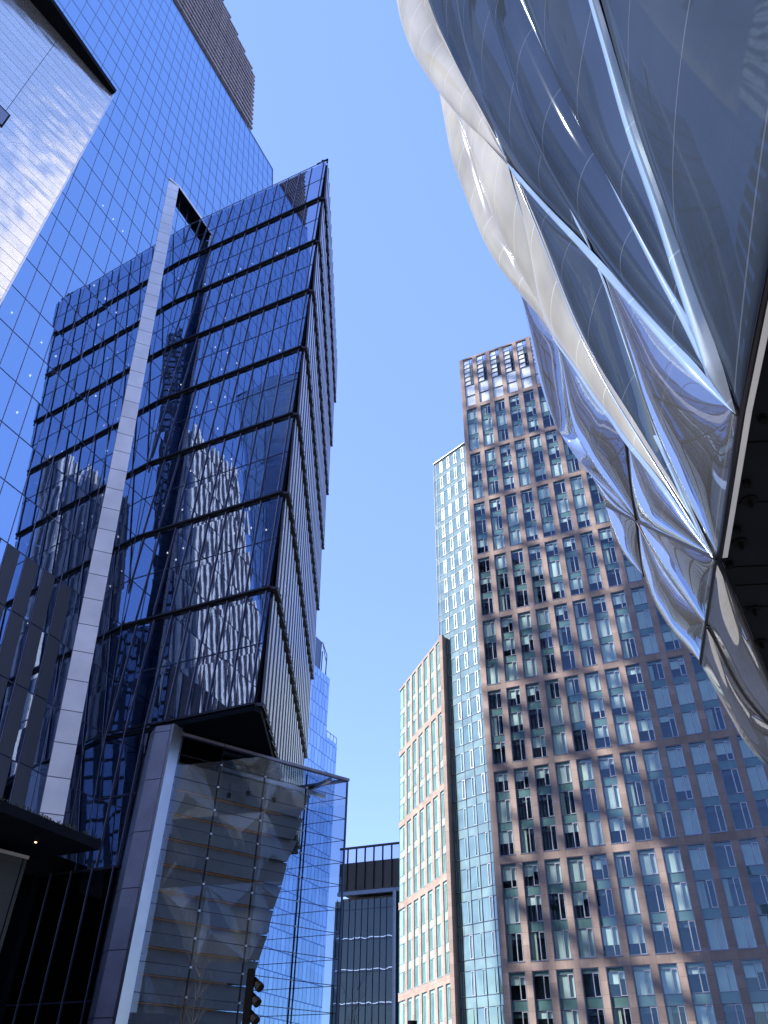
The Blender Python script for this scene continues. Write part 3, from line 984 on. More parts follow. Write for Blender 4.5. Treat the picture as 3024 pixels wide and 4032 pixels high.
# ================================================================ glass lobby
LAZ = 53.914
lf = Fr(V((-9.74, 46.97, 0)), H(LAZ), Z, H(LAZ + 90))
ln2 = lf.n
if ln2.dot(EYE - lf.o) < 0: lf = Fr(lf.o, lf.u, Z, -lf.n)
lobby = thing('glass_lobby', 'clear glass lobby box with point fixings and a stepped grey ceiling inside', 'glass pavilion', tuple(lf.p(4, 0)))
LL, LR, LT = -3.05, 9.43, 20.40
RH = 1.36
b = MB(); b.rect(lf, LL, LR, .2, LT, 0); gl_ = b.build('front_pane', M['lobbyglass'], lobby)
sidef = Fr(lf.p(LR, 0, 0), H(AZ), Z, H(AZ + 90))
b = MB(); b.rect(sidef, 0, 9, .2, LT, 0); b.build('side_pane', M['lobbyglass'], lobby)
for j in range(-1, 15):
    z = 19.23 - RH * j
    if z > LT or z < .3: continue
    b = MB(); b.box(lf, LL, LR, z - .018, z + .018, -.012, .012); b.box(sidef, 0, 9, z - .018, z + .018, -.012, .012)
    b.build('pane_joint', M['ledge'], lobby)
for u in (0, 3.12, 6.24):
    b = MB(); b.box(lf, u - .022, u + .022, .2, LT - .3, -.15, -.05); b.box(lf, u - .016, u + .016, .2, LT, -.011, .011)
    m_ = b.build('glass_rib', M['ledge'], lobby)
    for j in range(0, 14):
        z = 19.23 - RH * j
        b = MB(); b.box(lf, u - .065, u + .065, z - .045, z + .045, -.06, .035); b.box(lf, u - .02, u + .02, z - .02, z + .02, .035, .055)
        c = b.build('patch_fitting', M['steel']); c.parent = m_
b = MB(); b.box(lf, LR - .05, LR + .05, .2, LT, -.06, .05); b.build('corner_post', M['bluepanel'], lobby)
for q in (3.0, 6.0, 8.95): bx('side_rib', M['ledge'], lobby, sidef, q, q + .05, .2, LT, -.05, .05)
b = MB(); b.box(lf, LL - .2, LR + .12, LT, LT + .17, -.2, .08); b.box(sidef, .2, 9.0, LT + .002, LT + .168, -.08, .19)
b.build('roof_beam', M['pier'], lobby)
# glass roof
b = MB()
rp = [lf.p(LL, LT + .1, -.3), lf.p(LR, LT + .1, -.3), sidef.p(9, LT + .1, 0), lf.p(LL, LT + .1, -9)]
b.face(rp); b.build('roof_pane', M['lobbyglass'], lobby)
for u in (4.0, 8.2): bx('roof_rafter', M['steel'], lobby, lf, u, u + .22, LT - .15, LT + .08, -7.5, -.4)
bx('cross_beam', M['steel'], lobby, lf, 1.0, 9.2, LT - .55, LT - .3, -2.6, -2.35)
# stepped ceiling: overlapping inclined panels with warm light in the joints
ends_px = [((1035, 720), (955, 860)), ((985, 870), (920, 1005)), ((945, 1015), (880, 1150)), ((880, 1160), (845, 1305)), ((845, 1315), (790, 1460)), ((790, 1470), (750, 1625)), ((750, 1635), (695, 1795)), ((695, 1805), (640, 1960)), ((650, 1975), (590, 2130)), ((600, 2140), (540, 2330)), ((555, 2340), (500, 2500))]
for k, (ta, ba) in enumerate(ends_px):
    o1, o0 = -2.4 - .30 * 0, -1.75
    ua, za = lf.px(600 + ta[0] * .60277, 2700 + ta[1] * .60277, -2.02)
    ub, zb = lf.px(600 + ba[0] * .60277, 2700 + ba[1] * .60277, -1.75)
    if zb < .5: zb = .5
    b = MB()
    q = [lf.p(LL - 1, zb, -1.75), lf.p(ub, zb, -1.75), lf.p(ub - .3, zb + .25, -4.5), lf.p(LL - 1, zb + .25, -4.5),
         lf.p(LL - 1, za, -2.02), lf.p(ua, za, -2.02), lf.p(ua - .3, za + .1, -4.5), lf.p(LL - 1, za + .1, -4.5)]
    b.hexa(q)
    st_ = b.build('ceiling_step', M['step'], lobby)
    b = MB()
    b.box(lf, LL - 1, ub - 1.2 - .2 * (k % 3), zb - .05, zb - .015, -1.98, -1.90)
    c = b.build('step_light', M['steplight']); c.parent = st_
b = MB(); b.rect(lf, LL - 1.5, 3.0, .2, LT + .4, -4.6); b.build('back_wall', M['core'], lobby)
for u, v in ((1.4, 17.9), (4.6, 18.3), (2.7, 18.3)):
    b = MB(); b.tube(lf.p(u, v + .9, -1.3), lf.p(u, v + .25, -1.3), .02, 6); b.tube(lf.p(u, v + .25, -1.3), lf.p(u, v, -1.3), .14, 10)
    b.build('pendant_lamp', M['black'], lobby)

# ================================================================ metal clad volume, top left
mcor = EYE + ray(446.6, 376) * 88
mtf = Fr(V((mcor.x, mcor.y, 0)), -H(33.6), Z, H(33.6 + 90))
metal = thing('metal_clad_block', 'brushed silver metal block with a dark overhanging soffit above it', 'building', (mcor.x, mcor.y, 0))
MZ = mcor.z
MW = max(mtf.px(0, 0)[0], mtf.px(0, 54)[0], mtf.px(0, 1150)[0]) + 1.5
b = MB(); b.box(mtf, 0, MW, 4, MZ - .5, -10, 0); b.build('metal_wall', M['brushed'], metal)
b = MB(); b.box(mtf, -.06, .06, 4, MZ - .05, -.3, .04); b.box(mtf, .06, MW, MZ - .5, MZ - .05, -10, -.05); b.build('edge_trim', M['steel'], metal)
b = MB()
sdir = -H(AZB)
tip = at_z(454, 366, MZ)
ang = [tip, tip + sdir * 26, tip + sdir * 26 - H(AZB + 90) * 12, tip - H(AZB + 90) * 3]
lo = [V((p.x, p.y, MZ)) for p in ang]; hi = [V((p.x, p.y, MZ + .6)) for p in ang]
b.hexa(lo + hi)
b.build('soffit', M['soffit'], metal)
for k in range(1, 4):
    b = MB()
    p0 = tip + sdir * (k * 5.6); p0.z = MZ - .004
    b.box(Fr(p0, -H(AZB + 90), sdir, -Z), 0, 14, 0, .05, 0, .01)
    b.build('soffit_joint', M['black'], metal)
wx, wz = mtf.px(0, 455, .0)
b = MB()
b.box(mtf, wx - .55, wx + 1.2, wz - 1.0, wz + 1.0, 0, .06)
wfm = b.build('side_window', M['black'], metal)
b = MB(); b.rect(mtf, wx - .42, wx + 1.1, wz - .85, wz + .85, .064); c = b.build('window_glass', M['darkwin']); c.parent = wfm

# ================================================================ canopy and dark stone pier, lower left
cz = 10.2
ctip = at_z(391, 3347, cz)
canopy = thing('entrance_canopy', 'black flat entrance canopy with tiny plants along its top edge', 'canopy', (ctip.x, ctip.y, 0))
b = MB()
du, dv = -H(AZB), H(AZ)
pq = [ctip, ctip + du * 16, ctip + du * 16 + dv * 12, ctip + dv * 12]
b.hexa([V((p.x, p.y, cz)) for p in pq] + [V((p.x, p.y, cz + .35)) for p in pq])
b.build('canopy_slab', M['soffit'], canopy)
b = MB(); s0 = ctip + du * 1.2 + dv * 3.4
pp = [s0, s0 + du * 10, s0 + du * 10 + dv * 9, s0 + dv * 9]
b.hexa([V((p.x, p.y, 0)) for p in pp] + [V((p.x, p.y, cz)) for p in pp]); b.build('rear_wall', M['black'], canopy)
b = MB(); lp_ = at_z(140, 3318, cz - .02); b.tube(lp_, lp_ + Z * .03, .045, 10); b.build('downlight', emit('amber_downlight', (1, .6, .25), 2.0), canopy)
b = MB()
rng = random.Random(11)
for k in range(260):
    p = ctip + du * rng.uniform(.3, 15) + dv * rng.uniform(.05, .5); p.z = cz + .34
    for q in range(3):
        d = V((rng.uniform(-.5, .5), rng.uniform(-.5, .5), 1)).normalized() * rng.uniform(.06, .2)
        w_ = V((rng.uniform(-1, 1), rng.uniform(-1, 1), .3)).normalized() * .035
        b.face([p - w_ * .4, p + w_ * .4, p + d + w_, p + d - w_])
o_ = b.build('edge_plant', M['leaf'], canopy); o_['kind'] = 'stuff'
spc = at_z(114.5, 3362, cz - .3)
pr = thing('stone_pier', 'dark greenish stone clad pier standing under the black canopy', 'pier', (spc.x, spc.y, 0))
spf = Fr(V((spc.x, spc.y, 0)), -H(40), Z, H(130))
b = MB(); b.box(spf, 0, 4.0, 0, cz - .5, -2.5, 0); b.build('stone_cladding', M['darkstone'], pr)
b = MB(); b.box(spf, -.03, 4.0, cz - .5, cz - .38, -2.5, .03); b.build('pier_cap', M['conc'], pr)
b = MB(); b.box(spf, .14, .19, 0, cz - .5, 0, .006); b.build('pier_joint', M['black'], pr)

# ================================================================ far blue tower with balconies
fo = at_d(1298.6, 2672, 190)
ff = Fr(V((fo.x, fo.y, 0)), -H(AZB), Z, H(AZB + 90))
far = thing('distant_blue_tower', 'distant pale blue glass tower with three small balconies on its side', 'skyscraper', (fo.x, fo.y, 0))
ftop = fo.z
u2, z2 = ff.px(1327, 2932)
b = MB(); b.box(ff, 0, 60, z2, ftop, -18, 0); b.box(ff, u2, 60, 0, z2, -18, .0); b.build('glass_front', M['farglass'], far)
b = MB()
ru, rz = ff.px(1268, 2590)
b.box(ff, 3.2, 40, ftop, ftop + 8.5, -12, -1); b.build('roof_box', M['bluepanel'], far)
b = MB()
for uu in (.8, 3.0):
    b.tube(ff.p(uu, ftop, -.8), ff.p(uu, ftop + 6.0, -.8), .16, 6)
b.tube(ff.p(.8, ftop + 6.0, -.8), ff.p(3.3, ftop + 8.4, -.8), .14, 6); b.tube(ff.p(.8, ftop + 4.0, -.8), ff.p(3.3, ftop + 8.3, -.8), .1, 6)
b.build('roof_frame', M['frame'], far)
for yb in (2828, 2869, 2910):
    _, zb = ff.px(1289, yb)
    b = MB(); b.box(ff, -3.6, 0, zb - .25, zb, -9, -2.0); sl = b.build('balcony', M['limestone'], far)
    b = MB()
    for uu in (-3.55, -2.6, -1.7, -.8):
        b.box(ff, uu, uu + .08, zb, zb + 2.0, -2.15, -2.05)
    b.box(ff, -3.58, 0, zb + 1.95, zb + 2.05, -2.16, -2.04)
    for nn_ in (-8.8, -6.5, -4.3): b.box(ff, -3.58, -3.5, zb, zb + 2.0, nn_, nn_ + .08)
    c = b.build('balcony_rail', M['frame']); c.parent = sl
b = MB()
for uu in (u2, u2 + 1.6, u2 + 3.2, u2 + 4.8, u2 + 6.4, u2 + 8):
    if uu < -.2: b.box(ff, uu, uu + .08, z2, z2 + 1.5, -.2, -.1)
b.box(ff, u2, -.1, z2 + 1.45, z2 + 1.55, -.21, -.09); b.build('terrace_rail', M['frame'], far)

# ================================================================ dark fin-topped building between lobby and apartments
ko = at_d(1570, 3316, 125)
kf = Fr(V((ko.x, ko.y, 0)), H(-65.5), Z, H(-155.5))
mid = thing('dark_finned_block', 'dark low block with a finned upper box over rippled grey glass', 'building', (ko.x, ko.y, 0))
kt = ko.z
KE = kf.px(1338, 3400)[0]          # its far left end
_, kb = kf.px(1568, 3495)
b = MB(); b.box(kf, -12, KE, kb, kt - .25, -16, 0); ub = b.build('upper_box', mat('bronze_cladding', (.035, .033, .033), .5, .4, .2, .5), mid)
a = -12
while a < KE:
    bx('upper_fin', M['ledge'], mid, kf, a, a + .12, kb + .3, kt - .25, 0, .22); a += 1.45
bx('parapet', M['ledge'], mid, kf, -12, KE, kt - .25, kt, -.2, .24)
b = MB(); b.rect(kf, -12, KE, kt - (kt - kb) * .36, kt - .3, .05); b.build('clerestory_glass', glass('clerestory_glass', (.8, .82, 1), .65, (0, 0, 0), .0012, .5, back=(.06, .06, .08)), mid)
b = MB(); b.box(kf, -12, KE, kb - .5, kb, -.3, .35); b.build('band', M['bluepanel'], mid)
_, kg = kf.px(1480, 3543)
b = MB(); b.box(kf, -12, KE, kg, kb - .5, -14, -1.6); b.build('recessed_storey', M['conc'], mid)
b = MB(); 
ke, _ = kf.px(1548, 3600, .8)
b.rect(kf, ke, KE, 0, kg, .8)
b.build('rippled_glass', glass('rippled_grey_glass', (.36, .42, .45), .12, (0, 0, 0), .006, .45, back=(.020, .027, .030), stretch=(1.6, 1.6, .35)), mid)
a = ke
while a < KE:
    bx('glass_fin', M['mull'], mid, kf, a, a + .06, 0, kg + .25, .8, .92); a += .98
for q in range(12):
    bx('glass_transom', M['mull'], mid, kf, ke, KE, kg - 3.9 * q - 1.3, kg - 3.9 * q - 1.2, .8, .86)
    if q in (1, 2, 3, 5, 7):
        e_ = MB(); rq = random.Random(q); pp_ = []; a_ = ke + .05
        while a_ < KE - .05:
            pp_.append((a_, kg - 3.9 * q - 1.05 + rq.uniform(-.12, .12))); a_ += .49
        for (x0, y0), (x1, y1) in zip(pp_, pp_[1:]):
            e_.face([kf.p(x0, y0, .806), kf.p(x1, y1, .806), kf.p(x1, y1 + .10, .806), kf.p(x0, y0 + .10, .806)])
        e_.build('slab_edge', M['steel'], mid, weld=True)
b = MB(); b.box(kf, ke - .5, ke, 0, kg + .8, -2, 1.0); b.build('edge_panel', M['bluepanel'], mid)
b = MB(); b.box(kf, -12, ke - .5, 0, kg + .5, -10, -.4); b.build('side_wall', M['core'], mid)

# ================================================================ the inflated-foil shell
SHZ = 9.0
N1 = at_z(2824, 2200, SHZ); N0 = at_z(2910, 1628, SHZ)
ax = (N1 - N0).normalized()
outn = (Z.cross(ax)).normalized()          # towards the street
if outn.dot(V((-1, 0, 0))) < 0: outn = -outn
LE = R(10)
up_l = Z * math.cos(LE) + outn * math.sin(LE)
nrm = (outn * math.cos(LE) - Z * math.sin(LE)).normalized()
shf = Fr(N0, ax, up_l, nrm)
shell = thing('cushion_clad_hall', 'huge overhanging hall wrapped in inflated silver and sunlit pale foil cushions', 'building', (N0.x + 8, N0.y, 0))
def P1(x, y): return hit(x, y, N0, nrm)
def P2_(x, y): return at_z(x, y, SHZ)
def resample(pts, n):
    L = [0]
    for a, b_ in zip(pts, pts[1:]): L.append(L[-1] + (b_ - a).length)
    out = []
    for i in range(n):
        d = L[-1] * i / (n - 1)
        for k in range(len(pts) - 1):
            if d <= L[k + 1] + 1e-9:
                f_ = 0 if L[k + 1] == L[k] else (d - L[k]) / (L[k + 1] - L[k])
                out.append(pts[k].lerp(pts[k + 1], f_)); break
    return out
def smooth_line(pts, it=2):
    for _ in range(it):
        q = [pts[0]]
        for a, b_ in zip(pts, pts[1:]):
            q += [a.lerp(b_, .25), a.lerp(b_, .75)]
        q.append(pts[-1]); pts = q
    return pts
def cushion(left, right, m_, proj=P1, n=nrm, puff=.14, nt_=48, ns=20, ex=.70):
    """inflated foil stretched between two edge lines (their first and last points give the end edges)"""
    l = resample(smooth_line([proj(*p) for p in left]), nt_)
    r = resample(smooth_line([proj(*p) for p in right]), nt_)
    wd = [(l[i] - r[i]).length for i in range(nt_)]
    run = [0]
    for i in range(1, nt_):
        run.append(run[-1] + ((l[i] + r[i]) / 2 - (l[i - 1] + r[i - 1]) / 2).length)
    tot = max(run[-1], .1)
    amp = []
    for i in range(nt_):
        q = 1.0
        for d_, w_ in ((run[i], wd[0]), (tot - run[i], wd[-1])):
            if w_ > .05:
                q *= min(1.0, d_ / (w_ * .8 + .05)) ** .6 if d_ > 0 else 0
        amp.append(puff * wd[i] * q)
    for _ in range(6):
        amp = [amp[0]] + [(amp[i - 1] + 2 * amp[i] + amp[i + 1]) / 4 for i in range(1, nt_ - 1)] + [amp[-1]]
    b = MB()
    G = []
    for i in range(nt_):
        row = []
        for j in range(ns):
            s_ = .5 - .5 * math.cos(math.pi * j / (ns - 1))
            row.append(l[i].lerp(r[i], s_) + n * (amp[i] * (4 * s_ * (1 - s_)) ** ex))
        G.append(row)
    for i in range(nt_ - 1):
        for j in range(ns - 1):
            b.face([G[i][j], G[i][j + 1], G[i + 1][j + 1], G[i + 1][j]], None, 0, True)
    return b.build('foil_cushion', M[m_], shell, weld=True)
A1 = [(1713, 312), (1790, 409), (2005, 644), (2343, 1004), (2910, 1628)]
sil_top = [(1500, -260), (1545, -130), (1589, 0), (1634, 115), (1692, 273), (1719, 329)]
l_a = [(1512, -260), (1600, 0), (1640, 110), (1700, 250), (1745, 330), (1790, 409)]
l_b4 = [(1575, -260), (1663, 0), (1778, 210), (1865, 368), (1940, 530), (2005, 644)]
l_b5 = [(1610, -260), (1707, 0), (1781, 147), (1886, 362), (1965, 545), (2005, 644)]
l_b6 = [(1745, -260), (1818, 0), (1860, 158), (1892, 294), (1938, 436), (2005, 644)]
l_b3 = [(1850, -260), (1954, 0), (2034, 213), (2127, 498), (2216, 702), (2323, 942), (2343, 1004)]
l_p = [(1960, -260), (2074, 0), (2163, 187), (2394, 622), (2492, 817), (2621, 1066), (2754, 1300), (2876, 1564), (2910, 1628)]
l_q = [(2290, -260), (2363, 0), (2425, 204), (2510, 498), (2625, 800), (2714, 1066), (2798, 1300), (2887, 1564), (2910, 1628)]
l_soff = [(3300, -260), (3240, 0), (3120, 600), (3012, 1100), (2960, 1360), (2910, 1628)]
cushion(sil_top, l_a, 'foil_sunlit', puff=.12)
cushion(l_a, l_b4, 'foil_sunlit', puff=.11)
cushion(l_b4, l_b5, 'foil_sunlit', puff=.10)
cushion(l_b5, l_b6, 'foil', puff=.13)
cushion(l_b6, l_b3, 'foil', puff=.12)
cushion(l_b3, l_p, 'foil', puff=.12, nt_=60)
cushion(l_p, l_q, 'foil', puff=.13, nt_=60)
cushion(l_q, l_soff, 'foil', puff=.11, nt_=60)
# below the long diagonal
l_s = [(1719, 329), (1752, 410), (1781, 504), (1812, 599), (1900, 821), (1947, 929), (1982, 1017), (2038, 1133), (2043, 1142)]
l_c = [(1790, 409), (1850, 555), (1900, 695), (1963, 847), (2020, 954), (2064, 1055), (2108, 1130), (2140, 1187), (2185, 1328)]
l_l = [(2005, 644), (2035, 752), (2070, 853), (2089, 941), (2120, 1067), (2152, 1225), (2185, 1328)]
A2 = [(2185, 1328), (2275, 1446), (2370, 1594), (2426, 1656), (2466, 1723), (2617, 1902), (2741, 2088), (2824, 2200)]
l_l2 = [(2005, 644), (2035, 695), (2120, 891), (2196, 1086), (2278, 1294), (2395, 1520), (2560, 1780), (2824, 2200)]
l_t = [(2005, 644), (2048, 702), (2139, 859), (2234, 1099), (2335, 1300), (2432, 1421), (2537, 1612), (2617, 1748), (2741, 2026), (2824, 2200)]
l_b3b = [(2343, 1004), (2389, 1100), (2472, 1341), (2568, 1612), (2664, 1872), (2824, 2200)]
cushion(l_s, l_c, 'foil_sunlit', puff=.13)
cushion(l_c, l_l, 'foil_sunlit', puff=.11)
cushion(l_l + A2[1:], l_l2, 'foil_sunlit', puff=.12, nt_=60)
cushion(l_l2, l_t, 'foil_sunlit', puff=.13, nt_=60)
cushion(l_t[::-1], l_b3b[::-1], 'foil', puff=.12, nt_=60)
cushion(l_b3b, [(2343, 1004), (2500, 1180), (2700, 1400), (2910, 1628)], 'foil_silver', puff=.13, nt_=60, ns=28)
l_s2 = [(2043, 1142), (2095, 1300), (2126, 1408), (2166, 1520), (2210, 1594), (2265, 1693), (2321, 1810), (2358, 1927), (2384, 1989)]
l_f = [(2185, 1328), (2204, 1365), (2250, 1540), (2296, 1717), (2327, 1797), (2420, 1930), (2509, 2052)]
cushion(l_s2, l_f, 'foil_silver', puff=.14, nt_=56)
l_e = [(2466, 1723), (2478, 1830), (2492, 1950), (2509, 2052)]
cushion(l_f, A2[:5], 'foil_silver', puff=.14, nt_=50)
cushion([(2824, 2200), (2660, 2123), (2509, 2052)], A2[4:][::-1], 'foil_silver', puff=.15, nt_=50, ns=26)
l_s3 = [(2384, 1989), (2407, 2075), (2457, 2180), (2534, 2266)]
cushion(l_s3[::-1], [(2534, 2266), (2519, 2150), (2509, 2052)], 'foil_silver', puff=.12)
l_k = [(2509, 2052), (2560, 2150), (2640, 2270), (2720, 2380), (2783, 2459)]
cushion([(2534, 2266), (2577, 2359), (2636, 2457), (2688, 2529), (2761, 2611)], l_k, 'foil_silver', puff=.13, nt_=50)
cushion(l_k[::-1], [(2783, 2459), (2805, 2320), (2824, 2200)], 'foil_silver', puff=.14, nt_=50, ns=26)
# under the hem
l_h = [(2783, 2459), (2820, 2524), (2896, 2686), (2972, 2789), (3060, 2880)]
cushion(l_h, [(2824, 2200), (2864, 2298), (2944, 2488), (3024, 2681), (3100, 2864)], 'foil_hem', P2_, -Z, .12)
cushion([(2761, 2614), (2820, 2724), (2875, 2822), (2918, 2903), (2978, 2979), (3080, 3080)], l_h, 'foil_hem', P2_, -Z, .12)
# pale raised ribbons painting the sky reflected beside the members, widening downwards
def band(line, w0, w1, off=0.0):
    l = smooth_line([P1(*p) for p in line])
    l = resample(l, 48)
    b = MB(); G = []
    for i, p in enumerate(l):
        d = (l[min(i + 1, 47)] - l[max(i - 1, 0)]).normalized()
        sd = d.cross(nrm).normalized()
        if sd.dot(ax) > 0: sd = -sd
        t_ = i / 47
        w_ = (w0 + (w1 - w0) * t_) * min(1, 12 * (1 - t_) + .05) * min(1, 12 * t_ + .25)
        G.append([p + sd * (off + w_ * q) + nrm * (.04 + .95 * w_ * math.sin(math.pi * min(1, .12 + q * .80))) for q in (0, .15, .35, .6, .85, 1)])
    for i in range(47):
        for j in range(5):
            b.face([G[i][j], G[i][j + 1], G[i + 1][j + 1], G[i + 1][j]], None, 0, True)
    b.build('foil_glint', M['foil_glint'], shell, weld=True)
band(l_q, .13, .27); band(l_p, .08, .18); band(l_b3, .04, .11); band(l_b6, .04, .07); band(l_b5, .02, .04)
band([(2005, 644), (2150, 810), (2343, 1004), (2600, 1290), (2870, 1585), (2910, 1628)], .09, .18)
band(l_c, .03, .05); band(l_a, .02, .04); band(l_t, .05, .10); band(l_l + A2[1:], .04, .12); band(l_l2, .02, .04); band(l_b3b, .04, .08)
# steel members and cables
for line, r_ in ((A1, .04), (l_b3, .02), (l_p, .035), (l_q, .035), (A2, .03), (l_b3b, .035), (l_l, .025), (l_l2, .022), (l_f, .02), (l_e, .03), ([(2384, 1989), (2509, 2052), (2824, 2200)], .028), (l_k, .02), ([(2509, 2052), (2519, 2150), (2539, 2269)], .028), (l_b4, .022), ([(2824, 2200), (2783, 2459), (2761, 2611)], .034), (l_a, .02)):
    b = MB()
    b.path(smooth_line([P1(*p) + nrm * .02 for p in line]), r_)
    b.build('steel_member', M['cable'], shell)
b = MB()
for line in ([(2783, 2459), (2820, 2524), (2896, 2686), (2972, 2789), (3060, 2880)],):
    b.path([P2_(*p) - Z * .03 for p in line], .03)
b.build('hem_cable', M['cable'], shell)
b = MB()
hem = [P2_(*p) for p in [(3060, 880), (3012, 1100), (2910, 1628), (2824, 2200)]]
b.path([p + V((.03, 0, .02)) for p in hem], .05)
hem2 = [P2_(*p) for p in [(2824, 2200), (2864, 2298), (3024, 2681), (3100, 2864)]]
b.path([p + Z * .02 for p in hem2], .05)
b.build('hem_channel', M['cable'], shell)
b = MB()
for p, q in zip(hem, hem[1:]):
    d = (q - p).normalized(); s_ = V((d.y, -d.x, 0))
    b.hexa([p + s_ * .08, q + s_ * .08, q + s_ * .16, p + s_ * .16, p + s_ * .08 + Z * .1, q + s_ * .08 + Z * .1, q + s_ * .16 + Z * .1, p + s_ * .16 + Z * .1])
b.build('hem_trim', M['steel'], shell)
# black soffit with joints, downlights and sprinkler heads
b = MB()
sp_ = [P2_(*p) for p in [(3060, 880), (3012, 1100), (2910, 1628), (2824, 2200), (2864, 2298), (3024, 2681), (3100, 2864)]]
sp_ = [p + V((.06, 0, 0)) for p in sp_]
far_r = [V((60, sp_[-1].y + 14, SHZ)), V((60, sp_[0].y - 6, SHZ)), V((sp_[0].x, sp_[0].y - 6, SHZ))]
poly = sp_ + [V((sp_[-1].x + 8, sp_[-1].y + 14, SHZ))] + far_r
b.prism([xy(p) for p in poly], SHZ + .05, SHZ + .3)
b.build('soffit', M['soffit'], shell)
for x, y in ((2962, 1405), (2905, 1755), (2868, 1993), (2836, 2244), (2870, 2315), (2905, 2400)):
    p = P2_(x, y)
    f_ = Fr(V((p.x, p.y, SHZ + .045)), V((1, -.12, 0)), V((.12, 1, 0)), -Z)
    bx('soffit_joint', M['black'], shell, f_, .12, 20, -.012, .012, -.01, .012)
for (x, y) in [(3003, 1651), (2942, 1906), (2904, 2088), (2874, 2224)]:
    p = P2_(x, y) + Z * .05
    b = MB(); b.tube(p, p - Z * .08, .058, 14); 
    for i in range(4):
        b.tube(p - Z * (.08 + .014 * i), p - Z * (.094 + .014 * i), .058 * math.cos(i * .38), 14, .058 * math.cos((i + 1) * .38))
    b.build('dome_camera', M['black'], shell)
for (x, y) in [(2953, 1978), (2915, 2143), (2970, 2406), (2997, 2535)]:
    p = P2_(x, y) + Z * .05
    b = MB(); b.tube(p, p - Z * .03, .12, 16); b.tube(p - Z * .03, p - Z * .16, .035, 10)
    b.build('sprinkler_head', M['black'], shell)
# closed interior behind the foil
b = MB()
outl = [(1660, -230), (1760, 40), (1900, 380), (2130, 800), (2200, 1150), (2330, 1500), (2480, 1800), (2600, 2030), (2750, 2180), (2824, 2200), (2910, 1628), (3012, 1100), (3240, 0), (3300, -230)]
pl = [P1(*p) - nrm * .4 for p in outl]
b.face(pl)
b.build('inner_wall', M['core'], shell)
b = MB(); b.prism([(38, 14), (64, 14), (64, 40), (38, 40)], 0, 58); b.build('reflection_block', M['core'], shell)  # added dark mass, hides the pale tower from the lobby glass
hf = Fr(V((37.9, 14, 0)), V((0, 1, 0)), Z, V((-1, 0, 0)))        # added cushion facets out of view, for the lobby glass to reflect
rng = random.Random(9)
for i in range(4):
    for j in range(7):
        a0, a1, z0_, z1_ = i * 6.5, (i + 1) * 6.5, j * 8.2, (j + 1) * 8.2
        am = (a0 + a1) / 2; zm_ = (z0_ + z1_) / 2
        for tri in (((a0, z0_), (a1, z0_), (a0, z1_)), ((a1, z1_), (a0, z1_), (a1, z0_))):
            cx_ = sum(q[0] for q in tri) / 3; cz_ = sum(q[1] for q in tri) / 3
            b = MB(); top_ = hf.p(cx_, cz_, 1.3)
            for q0, q1 in zip(tri, tri[1:] + tri[:1]):
                b.face([hf.p(*q0), hf.p(*q1), top_])
            b.build('reflected_cushion', M[rng.choice(('foil_hem', 'foil', 'foil_silver', 'foil'))], shell)

# ================================================================ light pole with three spotlights
pb = at_d(968, 4032, 13.0)
pole = thing('light_pole', 'black square light pole with three spotlights facing right', 'lamp post', (pb.x, pb.y, 0))
ptz = at_d(979, 3815, 13.0).z
pF = Fr(V((pb.x, pb.y, 0)), V((1, 0, 0)), Z, V((0, -1, 0)))
b = MB(); b.box(pF, -.052, .052, 0, ptz, -.052, .052); b.box(pF, -.045, .045, ptz, ptz + .012, -.045, .045); b.box(pF, -.16, .16, 0, .03, -.16, .16); b.build('post', M['black'], pole)
for (x, y) in [(1010, 3872), (1000, 3932), (994, 4003)]:
    p = at_d(x, y, 13.0)
    a0 = V((pb.x + .05, pb.y, p.z - .01))
    b = MB()
    b.tube(a0, V((p.x - .03, pb.y, p.z)), .018, 8)
    d = V((.55, -.35, -.5)).normalized()
    c0 = V((p.x, pb.y, p.z))
    b.tube(c0 - d * .085, c0 + d * .03, .05, 14, .055); b.tube(c0 + d * .03, c0 + d * .10, .062, 14, .062); b.tube(c0 - d * .11, c0 - d * .085, .03, 12, .05)
    b.build('spotlight', M['black'], pole)
lb = at_d(1623, 4028, 16)
lp = thing('street_post', 'black cylindrical post cap just showing at the bottom edge', 'post', (lb.x, lb.y, 0))
b = MB(); b.tube(V((lb.x, lb.y, 0)), V((lb.x, lb.y, lb.z - .05)), .05, 12); b.build('shaft', M['black'], lp)
b = MB(); b.tube(V((lb.x, lb.y, lb.z - .10)), V((lb.x, lb.y, lb.z + .03)), .085, 14); b.build('cap', M['black'], lp)

